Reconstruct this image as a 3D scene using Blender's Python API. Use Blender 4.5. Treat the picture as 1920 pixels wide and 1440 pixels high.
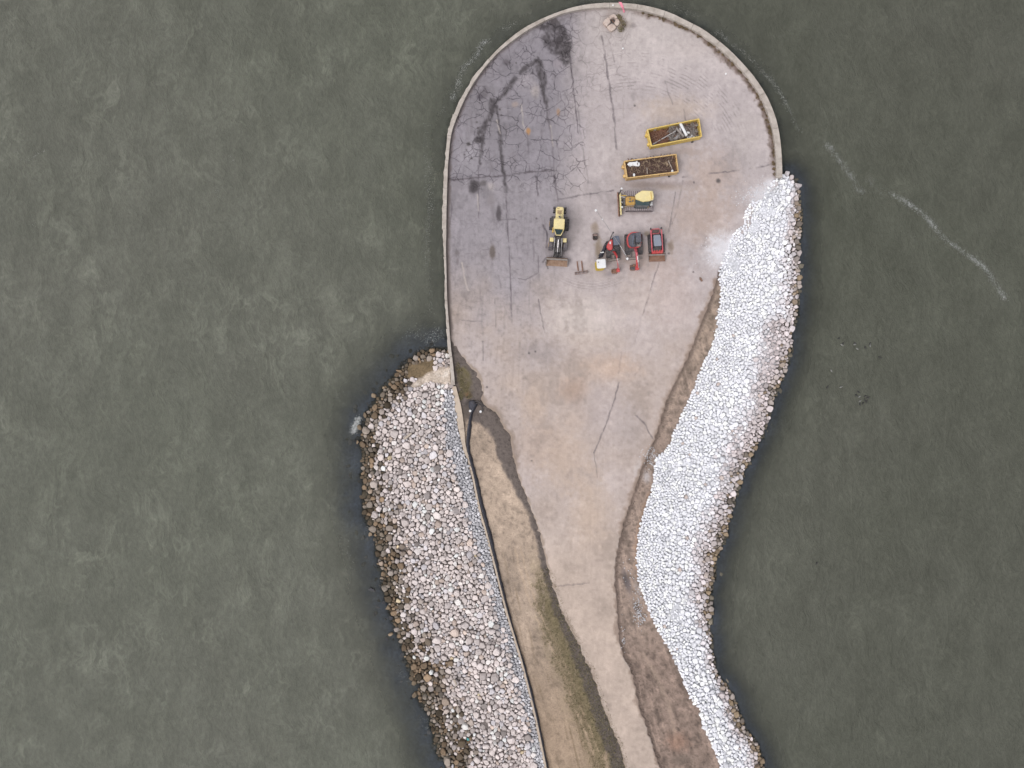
import bpy, bmesh, math, random
import numpy as np
from mathutils import Vector, Matrix

for o in list(bpy.data.objects):
    bpy.data.objects.remove(o, do_unlink=True)
scene = bpy.context.scene
COL = scene.collection

# ---------------------------------------------------------------- camera, sky, sun, exposure
H = 86.0                      # drone height above the paved pad, metres
S = 15.5                      # photograph pixels per metre on the pad
cam_d = bpy.data.cameras.new("camera")
cam = bpy.data.objects.new("camera", cam_d)
COL.objects.link(cam)
cam.location = (0, 0, H)
cam.rotation_euler = (0, 0, 0)
cam_d.sensor_fit = 'HORIZONTAL'
cam_d.angle = 2 * math.atan(960 / S / H)
cam_d.clip_end = 8000
scene.camera = cam

SUN_EL, SUN_AZ = math.radians(62), math.radians(-125)      # azimuth clockwise from +Y
world = bpy.data.worlds.new("World")
scene.world = world
world.use_nodes = True
wn, wl = world.node_tree.nodes, world.node_tree.links
bg = wn["Background"]
sky = wn.new("ShaderNodeTexSky")
sky.sky_type = 'NISHITA'
sky.sun_disc = False
sky.sun_elevation = SUN_EL
sky.sun_rotation = SUN_AZ
sky.air_density = 1.0
sky.dust_density = 4.0
hs = wn.new("ShaderNodeHueSaturation")
hs.inputs["Saturation"].default_value = 0.16               # grey cloud deck
wl.new(sky.outputs[0], hs.inputs["Color"])
wl.new(hs.outputs[0], bg.inputs["Color"])
bg.inputs["Strength"].default_value = 0.12
sun_d = bpy.data.lights.new("sun", 'SUN')
sun_d.energy = 0.9
sun_d.angle = math.radians(40)
sun_d.color = (1.0, 0.98, 0.96)
sun = bpy.data.objects.new("sun", sun_d)
COL.objects.link(sun)
sd = Vector((math.cos(SUN_EL) * math.sin(SUN_AZ), math.cos(SUN_EL) * math.cos(SUN_AZ), math.sin(SUN_EL)))
sun.rotation_euler = sd.to_track_quat('Z', 'Y').to_euler()
sun.location = sd * 200
scene.render.engine = 'CYCLES'
scene.view_settings.view_transform = 'Standard'
scene.view_settings.look = 'None'
scene.view_settings.gamma = 1.0
scene.view_settings.use_curve_mapping = False
scene.view_settings.exposure = 0.45
LIGHT = 1.38                   # picture value of a white level surface; turns seen colours into albedo

# ---------------------------------------------------------------- helpers
ZW = -1.5                      # lake level

def P(u, v, z=0.0):            # map point of the survey (pixel grid of the pad) at height z
    k = (H - z) / H / S
    return ((u - 960) * k, (720 - v) * k, z)

def lin(c):
    c = np.asarray(c, float) / 255.0
    return np.where(c <= 0.04045, c / 12.92, ((c + 0.055) / 1.055) ** 2.4)

def A(r, g, b):                # seen colour -> albedo
    a = np.clip(lin((r, g, b)) / LIGHT, 0.004, 0.86)
    return (float(a[0]), float(a[1]), float(a[2]), 1.0)

def vnoise(x, y, seed=0):
    xi = np.floor(x).astype(np.int64); yi = np.floor(y).astype(np.int64)
    xf = x - xi; yf = y - yi
    def h(a, b):
        n = (a * 374761393 + b * 668265263 + seed * 1442695041) & 0xffffffff
        n = ((n ^ (n >> 13)) * 1274126177) & 0xffffffff
        n = n ^ (n >> 16)
        return (n & 0xffff) / 65535.0
    sx = xf * xf * (3 - 2 * xf); sy = yf * yf * (3 - 2 * yf)
    a = h(xi, yi) * (1 - sx) + h(xi + 1, yi) * sx
    b = h(xi, yi + 1) * (1 - sx) + h(xi + 1, yi + 1) * sx
    return a * (1 - sy) + b * sy

def fbm(x, y, octv=4, seed=0):
    s = 0; amp = 0.5; tot = 0
    for i in range(octv):
        s = s + amp * vnoise(x, y, seed + i * 17); tot += amp
        x = x * 2.03 + 11.3; y = y * 2.03 - 7.1; amp *= 0.5
    return s / tot

def sstep(a, b, x):
    t = np.clip((x - a) / (b - a), 0, 1)
    return t * t * (3 - 2 * t)

def inside(poly, U, V):
    r = np.zeros(U.shape, bool)
    n = len(poly)
    for i in range(n):
        x0, y0 = poly[i]; x1, y1 = poly[(i + 1) % n]
        if y0 == y1: continue
        c = (y0 > V) != (y1 > V)
        r ^= c & (U < (x1 - x0) * (V - y0) / (y1 - y0) + x0)
    return r

def dist(line, U, V, closed=False, nearest=False):
    best = np.full(U.shape, 1e18); bu = np.zeros(U.shape); bv = np.zeros(U.shape)
    n = len(line)
    for i in range(n if closed else n - 1):
        x0, y0 = line[i][:2]; x1, y1 = line[(i + 1) % n][:2]
        dx, dy = x1 - x0, y1 - y0
        L = dx * dx + dy * dy + 1e-9
        t = np.clip(((U - x0) * dx + (V - y0) * dy) / L, 0, 1)
        px, py = x0 + t * dx, y0 + t * dy
        d = (U - px) ** 2 + (V - py) ** 2
        m = d < best
        best = np.where(m, d, best)
        if nearest:
            bu = np.where(m, px, bu); bv = np.where(m, py, bv)
    if nearest: return np.sqrt(best), bu, bv
    return np.sqrt(best)

def resample(line, step):
    out = []
    for (a, b) in zip(line[:-1], line[1:]):
        L = math.hypot(b[0] - a[0], b[1] - a[1]); n = max(1, int(round(L / step)))
        for i in range(n):
            t = i / n
            out.append((a[0] + (b[0] - a[0]) * t, a[1] + (b[1] - a[1]) * t))
    out.append(tuple(line[-1][:2]))
    return out

def smooth_line(line, it=2):
    pts = [tuple(p) for p in line]
    for _ in range(it):
        q = [pts[0]]
        for a, b in zip(pts[:-1], pts[1:]):
            q.append((a[0] * .75 + b[0] * .25, a[1] * .75 + b[1] * .25))
            q.append((a[0] * .25 + b[0] * .75, a[1] * .25 + b[1] * .75))
        q.append(pts[-1]); pts = q
    return pts

# ---------------------------------------------------------------- scene graph helpers
def link(o, parent=None):
    COL.objects.link(o)
    if parent is not None: o.parent = parent
    return o

def tag(o, label=None, cat=None, group=None, kind=None):
    if label: o["label"] = label
    if cat: o["category"] = cat
    if group: o["group"] = group
    if kind: o["kind"] = kind
    return o

class Thing:
    """an Empty at the thing's base; its parts are given in survey coordinates"""
    def __init__(s, name, label, cat, u, v, z=0.0, group=None):
        o = bpy.data.objects.new(name, None)
        o.empty_display_size = 0.3
        o.location = P(u, v, z)
        link(o); tag(o, label, cat, group)
        s.o = o; s.org = Vector(o.location)

class B:
    def __init__(s, thing=None, org=None):
        s.bm = bmesh.new()
        s.thing = thing
        s.org = thing.org if thing else Vector(org if org else (0, 0, 0))
    def X(s, u, v, z): return Vector(P(u, v, z)) - s.org
    def _faces(s, vs, faces, bev=0, seg=1):
        bv = [s.bm.verts.new(v) for v in vs]
        fs = []
        for f in faces:
            try: fs.append(s.bm.faces.new([bv[i] for i in f]))
            except ValueError: pass
        bmesh.ops.recalc_face_normals(s.bm, faces=fs)
        if bev > 0:
            ed = set()
            for f in fs:
                for e in f.edges: ed.add(e)
            bmesh.ops.bevel(s.bm, geom=list(ed), offset=bev, segments=seg, affect='EDGES', clamp_overlap=True)
        return s
    def slab(s, poly, z0, z1, bev=0, seg=1, inset=0.0, base=None):
        """outline seen at height z1, dropped straight down to z0"""
        top = [s.X(u, v, z1) for u, v in poly]
        n = len(top)
        c = sum(top, Vector()) / n
        bot = []
        for i, p in enumerate(top):
            q = p.copy()
            if inset: q = c + (p - c) * (1 - inset)
            q.z = z0 - s.org.z
            bot.append(q)
        f = [list(range(n)), list(range(2 * n - 1, n - 1, -1))]
        for i in range(n):
            j = (i + 1) % n
            f.append([i, n + i, n + j, j])
        return s._faces(top + bot, f, bev, seg)
    def hull(s, top, bot, bev=0):
        """top, bot: equal lists of (u,v,z)"""
        n = len(top)
        vs = [s.X(*p) for p in top] + [s.X(*p) for p in bot]
        f = [list(range(n)), list(range(2 * n - 1, n - 1, -1))]
        for i in range(n):
            j = (i + 1) % n
            f.append([i, n + i, n + j, j])
        return s._faces(vs, f, bev)
    def cylw(s, a, b, r0, r1=None, n=12, cap=True):
        r1 = r0 if r1 is None else r1
        a, b = Vector(a), Vector(b)
        d = (b - a).normalized()
        x = d.orthogonal().normalized(); y = d.cross(x)
        vs = []
        for k in range(n):
            t = 2 * math.pi * k / n
            e = x * math.cos(t) + y * math.sin(t)
            vs.append(a + e * r0)
        for k in range(n):
            t = 2 * math.pi * k / n
            e = x * math.cos(t) + y * math.sin(t)
            vs.append(b + e * r1)
        f = [[k, (k + 1) % n, n + (k + 1) % n, n + k] for k in range(n)]
        if cap: f += [list(range(n - 1, -1, -1)), list(range(n, 2 * n))]
        return s._faces(vs, f)
    def cyl(s, a, b, r0, r1=None, n=12):
        return s.cylw(s.X(*a), s.X(*b), r0, r1, n)
    def tube(s, pts, r, n=6):
        for a, b in zip(pts[:-1], pts[1:]): s.cyl(a, b, r, r, n)
        return s
    def ball(s, p, r, n=8, sc=(1, 1, 1)):
        m = Matrix.Translation(s.X(*p)) @ Matrix.Diagonal((r * sc[0], r * sc[1], r * sc[2], 1))
        bmesh.ops.create_uvsphere(s.bm, u_segments=n, v_segments=max(4, n // 2), radius=1, matrix=m)
        return s
    def sheet(s, prof, ca, cb, th=0.05):
        """prof: list of (s_px, z) ; ca, cb: functions s->(u,v) for both ends. Bent plate."""
        vs = []
        n = len(prof)
        for cf in (ca, cb):
            for (q, z) in prof: vs.append(s.X(*cf(q), z))
        off = []
        for k in range(n):
            a = vs[max(0, k - 1)]; b = vs[min(n - 1, k + 1)]
            t = (b - a).normalized(); w = (vs[n + k] - vs[k]).normalized()
            off.append(t.cross(w).normalized() * th)
        vs2 = vs + [vs[k] + off[k % n] for k in range(2 * n)]
        f = []
        for k in range(n - 1):
            f.append([k, k + 1, n + k + 1, n + k])
            f.append([2 * n + k, 3 * n + k, 3 * n + k + 1, 2 * n + k + 1])
            f.append([k, 2 * n + k, 2 * n + k + 1, k + 1])
            f.append([n + k, n + k + 1, 3 * n + k + 1, 3 * n + k])
        f.append([0, n, 3 * n, 2 * n]); f.append([n - 1, 3 * n - 1, 4 * n - 1, 2 * n - 1])
        return s._faces(vs2, f)
    def done(s, name, m, parent=None, smooth=False):
        me = bpy.data.meshes.new(name)
        s.bm.to_mesh(me); s.bm.free()
        if smooth:
            for p in me.polygons: p.use_smooth = True
        me.materials.append(m)
        o = bpy.data.objects.new(name, me)
        if parent is None and s.thing: parent = s.thing.o
        if parent is None: o.location = s.org
        return link(o, parent)

def frame(u0, v0, fu, fv):
    L = math.hypot(fu, fv); fu /= L; fv /= L
    return lambda q, t=0.0: (u0 + q * fu + t * fv, v0 + q * fv - t * fu)

def rect(f, s0, s1, t0, t1):
    return [f(s0, t0), f(s1, t0), f(s1, t1), f(s0, t1)]

# ---------------------------------------------------------------- materials
def new_mat(name):
    m = bpy.data.materials.new(name); m.use_nodes = True
    return m, m.node_tree.nodes, m.node_tree.links, m.node_tree.nodes["Principled BSDF"]

def nz(n, l, vec, scale, detail=4, rough=0.55):
    t = n.new("ShaderNodeTexNoise")
    t.inputs["Scale"].default_value = scale
    t.inputs["Detail"].default_value = detail
    t.inputs["Roughness"].default_value = rough
    if vec is not None: l.new(vec, t.inputs["Vector"])
    return t.outputs["Fac"]

def ramp(n, l, src, p0, c0, p1, c1):
    r = n.new("ShaderNodeValToRGB")
    r.color_ramp.elements[0].position = p0; r.color_ramp.elements[0].color = c0
    r.color_ramp.elements[1].position = p1; r.color_ramp.elements[1].color = c1
    l.new(src, r.inputs[0])
    return r.outputs[0]

def mixc(n, l, fac, a, b, mode='MIX'):
    m = n.new("ShaderNodeMix"); m.data_type = 'RGBA'; m.blend_type = mode
    for sock, val in ((m.inputs[0], fac), (m.inputs[6], a), (m.inputs[7], b)):
        if isinstance(val, (int, float)): sock.default_value = val
        elif isinstance(val, tuple): sock.default_value = val
        else: l.new(val, sock)
    return m.outputs[2]

def bump(n, l, h, strength, distance, bs):
    b = n.new("ShaderNodeBump")
    b.inputs["Strength"].default_value = strength
    b.inputs["Distance"].default_value = distance
    l.new(h, b.inputs["Height"]); l.new(b.outputs[0], bs.inputs["Normal"])

_cache = {}
def paint(name, rgb, rough=0.5, metal=0.0, dirt=None, amount=0.5, scale=2.5, coat=0.0, dust=None):
    """worn painted metal, rubber, plastic, wood ...: two tones broken up by noise"""
    if name in _cache: return _cache[name]
    if dust is None: dust = .32 if any(k in name for k in ('red', 'yellow', 'track', 'tyre', 'rubber', 'steel', 'slate', 'charcoal')) and 'roof' not in name[:12] else .12
    m, n, l, bs = new_mat(name)
    pos = n.new("ShaderNodeNewGeometry").outputs["Position"]
    a = A(*rgb)
    d = A(*dirt) if dirt else tuple(x * 0.7 for x in a[:3]) + (1,)
    f1 = nz(n, l, pos, scale, 6, 0.65)
    f = ramp(n, l, f1, 0.42, (0, 0, 0, 1), 0.72, (amount, amount, amount, 1))
    base = mixc(n, l, f, a, d)
    f2 = nz(n, l, pos, scale * 9, 3)
    base = mixc(n, l, 0.25, base, ramp(n, l, f2, 0.3, (0.55, 0.55, 0.55, 1), 0.7, (1.3, 1.3, 1.3, 1)), 'MULTIPLY')
    if dust > 0:                                   # dry road dust settled on upward faces
        ge = n.new("ShaderNodeNewGeometry"); sx = n.new("ShaderNodeSeparateXYZ"); l.new(ge.outputs["Normal"], sx.inputs[0])
        dn = ramp(n, l, nz(n, l, pos, scale * 1.7, 5, .7), .35, (0, 0, 0, 1), .75, (dust, dust, dust, 1))
        mu = n.new("ShaderNodeMath"); mu.operation = 'MULTIPLY'; mu.use_clamp = True; l.new(sx.outputs["Z"], mu.inputs[0]); l.new(dn, mu.inputs[1])
        base = mixc(n, l, mu.outputs[0], base, A(186, 172, 162))
    l.new(base, bs.inputs["Base Color"])
    bs.inputs["Roughness"].default_value = rough
    bs.inputs["Metallic"].default_value = metal
    bs.inputs["Coat Weight"].default_value = coat
    bump(n, l, f2, 0.25, 0.02, bs)
    _cache[name] = m
    return m

def ground_mat(name, rough=0.9, grain=14.0, amt=0.22, cracks=False, bdist=0.04):
    """colour map laid by the survey paint below + fine grain, cracks and relief from nodes"""
    m, n, l, bs = new_mat(name)
    pos = n.new("ShaderNodeNewGeometry").outputs["Position"]
    at = n.new("ShaderNodeVertexColor"); at.layer_name = "Col"
    f1 = nz(n, l, pos, grain, 4, 0.7)
    f2 = nz(n, l, pos, grain * 0.12, 5, 0.6)
    lo, hi = 1 - amt, 1 + amt
    base = mixc(n, l, 1.0, at.outputs[0], ramp(n, l, f1, 0.3, (lo, lo, lo, 1), 0.7, (hi, hi, hi, 1)), 'MULTIPLY')
    lo, hi = 1 - amt * .5, 1 + amt * .5
    base = mixc(n, l, 1.0, base, ramp(n, l, f2, 0.3, (lo, lo, lo, 1), 0.7, (hi, hi, hi, 1)), 'MULTIPLY')
    h = f1
    if cracks:
        ca = n.new("ShaderNodeAttribute"); ca.attribute_name = "crk"
        nt = n.new("ShaderNodeTexNoise"); nt.inputs["Scale"].default_value = 0.9; nt.inputs["Detail"].default_value = 6
        l.new(pos, nt.inputs["Vector"])
        vm = n.new("ShaderNodeVectorMath"); vm.operation = 'MULTIPLY_ADD'
        l.new(nt.outputs["Color"], vm.inputs[0]); vm.inputs[1].default_value = (1.1, 1.1, 0)
        l.new(pos, vm.inputs[2])
        tot = None
        for sc, w in ((0.50, 0.040), (1.15, 0.055)):
            vo = n.new("ShaderNodeTexVoronoi"); vo.voronoi_dimensions = '2D'
            vo.feature = 'DISTANCE_TO_EDGE'; vo.inputs["Scale"].default_value = sc
            l.new(vm.outputs[0], vo.inputs["Vector"])
            k = ramp(n, l, vo.outputs["Distance"], 0.0, (1, 1, 1, 1), w * (1.0 if sc < 1 else 1.4), (0, 0, 0, 1))
            br = ramp(n, l, nz(n, l, pos, 0.7 if sc < 1 else 0.35, 3), 0.36 if sc < 1 else 0.48, (0, 0, 0, 1), 0.54 if sc < 1 else 0.6, (1, 1, 1, 1))
            k = mixc(n, l, 1.0, k, br, 'MULTIPLY')
            tot = k if tot is None else mixc(n, l, 1.0, tot, k, 'LIGHTEN')
        tot = mixc(n, l, 1.0, tot, ca.outputs["Color"], 'MULTIPLY')
        base = mixc(n, l, tot, base, mixc(n, l, 1.0, base, (0.36, 0.34, 0.36, 1), 'MULTIPLY'))
    l.new(base, bs.inputs["Base Color"])
    bs.inputs["Roughness"].default_value = rough
    bs.inputs["Specular IOR Level"].default_value = 0.25
    bump(n, l, h, 0.5, bdist, bs)
    return m

def stone_mat():
    m, n, l, bs = new_mat("stone")
    pos = n.new("ShaderNodeNewGeometry").outputs["Position"]
    at = n.new("ShaderNodeVertexColor"); at.layer_name = "Col"
    f1 = nz(n, l, pos, 5.0, 5, 0.7)
    base = mixc(n, l, 1.0, at.outputs[0], ramp(n, l, f1, 0.3, (.86, .855, .85, 1), 0.7, (1.10, 1.10, 1.10, 1)), 'MULTIPLY')
    l.new(base, bs.inputs["Base Color"])
    bs.inputs["Roughness"].default_value = 0.85
    bs.inputs["Specular IOR Level"].default_value = 0.25
    bump(n, l, f1, 0.6, 0.06, bs)
    return m

def leaf_mat(name, c0, c1):
    m, n, l, bs = new_mat(name)
    pos = n.new("ShaderNodeNewGeometry").outputs["Position"]
    f = nz(n, l, pos, 3.0, 3)
    l.new(ramp(n, l, f, 0.35, A(*c0), 0.65, A(*c1)), bs.inputs["Base Color"])
    bs.inputs["Roughness"].default_value = 0.8
    return m

def grid_mesh(name, Wv, quads, colors, mat_, extra=None, parent=None, smooth=True):
    me = bpy.data.meshes.new(name)
    nv = len(Wv); nf = len(quads)
    me.vertices.add(nv); me.vertices.foreach_set("co", np.ascontiguousarray(Wv, dtype=np.float32).ravel())
    me.loops.add(nf * 4); me.loops.foreach_set("vertex_index", np.ascontiguousarray(quads, dtype=np.int32).ravel())
    me.polygons.add(nf); me.polygons.foreach_set("loop_start", np.arange(0, nf * 4, 4, dtype=np.int32))
    try: me.polygons.foreach_set("loop_total", np.full(nf, 4, dtype=np.int32))
    except Exception: pass
    me.update(calc_edges=True)
    if smooth: me.polygons.foreach_set("use_smooth", np.ones(nf, bool))
    if colors is not None:
        ca = me.color_attributes.new("Col", 'FLOAT_COLOR', 'POINT')
        c = np.ones((nv, 4), np.float32); c[:, :3] = colors
        ca.data.foreach_set("color", c.ravel())
    for k, arr in (extra or {}).items():
        at = me.attributes.new(k, 'FLOAT', 'POINT')
        at.data.foreach_set("value", np.asarray(arr, np.float32).ravel())
    me.materials.append(mat_)
    o = bpy.data.objects.new(name, me)
    return link(o, parent)

def cut_grid(poly, step, snap=True, pad=2):
    """grid cells of the survey inside poly; border vertices are pulled onto the outline"""
    us = [p[0] for p in poly]; vs = [p[1] for p in poly]
    gu = np.arange(min(us) - pad, max(us) + pad + step, step)
    gv = np.arange(min(vs) - pad, max(vs) + pad + step, step)
    U, V = np.meshgrid(gu, gv)
    ins = inside(poly, U, V)
    q = ins[:-1, :-1] | ins[1:, :-1] | ins[:-1, 1:] | ins[1:, 1:]
    idx = np.arange(U.size).reshape(U.shape)
    Q = np.stack([idx[:-1, :-1][q], idx[1:, :-1][q], idx[1:, 1:][q], idx[:-1, 1:][q]], 1)
    used = np.unique(Q)
    remap = np.full(U.size, -1); remap[used] = np.arange(len(used))
    Q = remap[Q]
    u = U.ravel()[used].copy(); v = V.ravel()[used].copy(); i = ins.ravel()[used]
    out = ~i
    if snap and out.any():
        _, bu, bv = dist(poly, u[out], v[out], closed=True, nearest=True)
        u[out] = bu; v[out] = bv
    return u, v, Q, out

def world_of(u, v, z):
    k = (H - z) / H / S
    return np.stack([(u - 960) * k, (720 - v) * k, np.broadcast_to(z, u.shape)], 1)

# ---------------------------------------------------------------- survey outlines (pixels of the pad grid)
OUT_L = [(845,722),(844,690),(841,657),(837.5,623),(835,590),(833.5,555),(833,520),(832,494),(831,466),(829.5,440),(829,419),(830,385),(831,362),(832,329),(834,306),(835,278),(838,250),(848,217.5),(859,191),(874,167),(887.5,144),(902.5,126.5),(927,97.5),(955,72),(979,54),(1009,38),(1032,28),(1056,19),(1082.5,11),(1112,6.5),(1139,5)]
INN_L = [(853,722),(850,690),(846,657),(843,623),(840,590),(838,555),(837,520),(836,475),(836,455),(836.5,437),(837,415),(837,400),(838,362),(839,334),(840,306),(842.5,274),(846,250),(852,230.6),(867,193),(882,165),(897,142),(910,125),(932.5,99),(959,77),(989,56),(1026,36.5),(1042,30),(1060,23.4),(1090,17),(1120,14),(1145,13.5)]
OUT_R = [(1163.5,5),(1199,8),(1231,15),(1258.5,24),(1288,38.6),(1318,54),(1343.6,73),(1369,94),(1397,123),(1417,147.4),(1436.6,177),(1450.5,208),(1459.4,237.5),(1464.4,273),(1466.5,305),(1467,333)]
INN_R = [(1167,14.5),(1199,18),(1227,25),(1252,32.5),(1280,45),(1310,61),(1335,79),(1360,100),(1386,125),(1407,151),(1426.5,180),(1440,211),(1448.5,240),(1453.5,272),(1455.6,305),(1456,333)]
WALL_OUT = OUT_L + OUT_R
WALL_IN = INN_L + INN_R
# low wall that goes on below the pad: left edge, right edge
LOW_L = [(847,724),(853,763),(858,798),(864,828),(869,845),(876,862),(884,893),(894,942),(899,963),(909,997),(916,1025),(926,1065),(937,1110),(948,1150),(957,1180),(974.6,1236),(991.5,1302),(1006.5,1367.5),(1018,1424),(1033,1500),(1052,1600)]
LOW_R = [(855,724),(865,763),(870,798),(872,828),(875,845),(880.5,862),(888,893),(898,942),(903,963),(913,997),(920,1025),(930,1065),(941,1110),(952,1150),(961,1180),(978.6,1236),(995.5,1302),(1010.5,1367.5),(1022,1424),(1037,1500),(1056,1600)]
PAVE_L = [(846,640),(850,648),(855.5,650),(867,668),(878,684),(894,698),(900,715),(907,736),(903,745.6),(911,762),(929,773),(939,790),(947,804),(957,818),(959,840),(966,876),(974,900),(986,930),(1000,965),(1010,995),(1018,1025),(1026,1060),(1037,1100),(1050,1140),(1065,1172),(1082,1202),(1093,1228),(1110,1263),(1123,1303),(1136,1340),(1151.6,1377),(1165,1410),(1172,1440),(1190,1500),(1218,1600)]
PAVE_R = [(1456,333),(1449,338),(1436,349),(1420,362),(1408,372),(1398,392),(1395,410),(1392,420),(1378,434),(1368,450),(1358,480),(1350,505),(1342.5,529),(1334,560),(1319,596),(1307.5,626),(1299,649),(1290,670),(1280,690),(1265,720),(1250,752),(1240,785),(1229,822),(1216,847),(1203,880),(1193,910),(1178,955),(1168,985),(1160,1020),(1155,1050),(1153,1087),(1157,1137),(1162,1203),(1171,1235),(1182,1252),(1191,1281),(1197.5,1322.5),(1211,1357.5),(1226,1406),(1238,1440),(1258,1500),(1290,1600)]
REV_R_TOP = [(1456,336),(1446,345),(1434,362),(1429,374),(1410,379),(1401,390),(1397.5,407),(1395,419),(1380,434),(1372.5,447),(1366,462),(1358,485),(1350,505),(1349,524),(1352.5,550),(1350,574),(1345,592),(1345,617),(1340,632),(1335,649),(1329,660),(1320,680),(1312,700),(1305,720),(1297,740),(1285,765),(1275,787),(1262,813),(1260,830),(1245,847),(1230,858),(1228,888),(1222,922),(1213,947),(1203,977),(1199,997),(1196,1020),(1195,1053),(1198,1090),(1207,1120),(1217,1145),(1228,1170),(1240,1190),(1253,1212),(1265,1236),(1274,1260),(1291.6,1296),(1300,1316),(1315.6,1331),(1318,1362),(1333,1390),(1344,1414),(1351,1440),(1368,1500),(1395,1600)]
REV_R_WAT = [(1467.5,324),(1480,325),(1492,337),(1500,356),(1499,387),(1503,406),(1500,425),(1501,444),(1498,462),(1499,492),(1500,517),(1496.5,555),(1494,592),(1485,624),(1484,642),(1482,662),(1476,682),(1468,705),(1460,725),(1450,748),(1443,768),(1440,787),(1431,813),(1417,838),(1408,860),(1396,880),(1390,900),(1380,930),(1374,950),(1366,980),(1362,1005),(1351,1028),(1344,1045),(1341,1067),(1337,1090),(1332,1112),(1336,1145),(1333,1162),(1330,1178),(1335,1203),(1338,1230),(1340,1248),(1346,1266),(1361.6,1285),(1376,1309),(1387,1340),(1396,1362),(1415,1388),(1426,1412),(1433,1440),(1452,1500),(1480,1600)]
REV_L_WAT = [(842,652),(822,655),(800,656),(783,662),(764,676),(752,690),(740,704),(724,722),(712,738),(700,757),(690,772),(684,790),(680,808),(677,832),(679,850),(680,870),(678,890),(682,905),(681,930),(679,948),(683,966),(692,985),(702,1002),(704,1022),(707,1042),(713,1060),(718,1100),(729,1140),(743,1182),(755,1215),(763,1242),(770,1266),(787,1285),(785,1308),(795,1330),(809,1345),(808,1360),(816,1377),(814,1395),(820,1412),(835,1429),(836,1445),(850,1500),(872,1600)]
SAND = [(846,686),(830,688),(806,694),(790,704),(776,716),(768,728),(782,730),(792,722),(806,716),(822,720),(834,724),(846,722)]
SLAB = [(762,690),(766,684),(788,678),(812,672),(816,680),(814,692),(800,700),(790,708),(770,712),(762,706)]

def rough_line(line, step, amp, seed):
    rs = random.Random(seed); pts = resample(line, step)
    return [pts[0]] + [(a + rs.gauss(0, amp), b + rs.gauss(0, amp * .6)) for a, b in pts[1:-1]] + [pts[-1]]
PAVE_R = PAVE_R[:1] + [(a + 12, b + 9) for a, b in PAVE_R[1:11]] + PAVE_R[11:]
PAVE_L0, PAVE_R0 = PAVE_L, PAVE_R
ISLAND = [(845,652)] + [p for p in OUT_L if p[1] < 652] + OUT_R + [(1467.5,324)] + REV_R_WAT[1:] + [(872,1600)] + REV_L_WAT[::-1]
REVL_POLY = REV_L_WAT + [p for p in LOW_L[::-1]] + [(845,690)]
REVR_POLY = REV_R_TOP + REV_R_WAT[::-1]
PAVE_POLY = [(WALL_OUT[i][0] * .5 + WALL_IN[i][0] * .5, WALL_OUT[i][1] * .5 + WALL_IN[i][1] * .5) for i in range(len(WALL_IN)) if not (i < 3)] + rough_line(PAVE_R, 5, 1.2, 1) + rough_line(PAVE_L, 5, 1.1, 2)[::-1]
SOILL_POLY = [(843,640),(849,690),(851,722)] + LOW_R + [(p[0] + 7, p[1] - 2) for p in PAVE_L[::-1]]
SOILR_POLY = [(p[0] - 6, p[1]) for p in PAVE_R[11:]] + [(p[0] + 5, p[1] - 1) for p in REV_R_TOP[::-1][:-11]]

# ---------------------------------------------------------------- lake bed, water
def bed_z(U, V):
    isl = inside(ISLAND, U, V)
    dl = dist(REV_L_WAT, U, V) / S
    dr = dist(REV_R_WAT, U, V) / S
    dw = dist([p for p in OUT_L if p[1] < 665] + OUT_R, U, V) / S
    sl = lambda d, a, b, w: ZW - 0.06 - a * d - b * np.maximum(0, d - w) ** 1.3
    z = np.maximum(np.maximum(sl(dl, .13, .20, 2.2), sl(dr, .20, .30, 1.0)), -2.25 - 0.2 * dw - .2 * np.maximum(0, dw - 1.5))
    z = z + (fbm(U / 14, V / 14, 3, 5) - .5) * 0.35
    z = np.maximum(z, -7)
    return np.where(isl, -3.6, z), isl

gu = np.arange(480, 1760, 6.0); gv = np.arange(-160, 1640, 6.0)
U, V = np.meshgrid(gu, gv)
Z, isl = bed_z(U, V)
idx = np.arange(U.size).reshape(U.shape)
Q = np.stack([idx[1:, :-1].ravel(), idx[1:, 1:].ravel(), idx[:-1, 1:].ravel(), idx[:-1, :-1].ravel()], 1)
n1 = fbm(U / 30, V / 30, 4, 3).ravel()[:, None]
bedc = lin((58, 64, 75)) / LIGHT * (0.5 + n1)
tag(grid_mesh("lake_bed", world_of(U.ravel(), V.ravel(), Z.ravel()), Q, bedc, ground_mat("mud", grain=3.0, amt=0.35)), kind="structure")

ax = np.concatenate([[-3000, -1200, -500, -200, -110], np.arange(-78, 79, 0.7), [110, 200, 500, 1200, 3000]])
ay = np.concatenate([[-3000, -1200, -500, -200, -110], np.arange(-62, 63, 0.7), [110, 200, 500, 1200, 3000]])
WX, WY = np.meshgrid(ax, ay)
kz = (H - ZW) / H / S
WU = WX / kz + 960; WV = 720 - WY / kz
bz, isl = bed_z(WU, WV)
depth = np.where(isl, 0.2, np.clip(ZW - bz, 0.0, 8))
idx = np.arange(WX.size).reshape(WX.shape)
Q = np.stack([idx[:-1, :-1].ravel(), idx[:-1, 1:].ravel(), idx[1:, 1:].ravel(), idx[1:, :-1].ravel()], 1)
swell = (fbm(WX * .22 + WY * .10, WY * .05 - WX * .02, 3, 41) - .5) * 0.10
Wc = np.stack([WX.ravel(), WY.ravel(), (ZW + swell).ravel()], 1)

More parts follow.
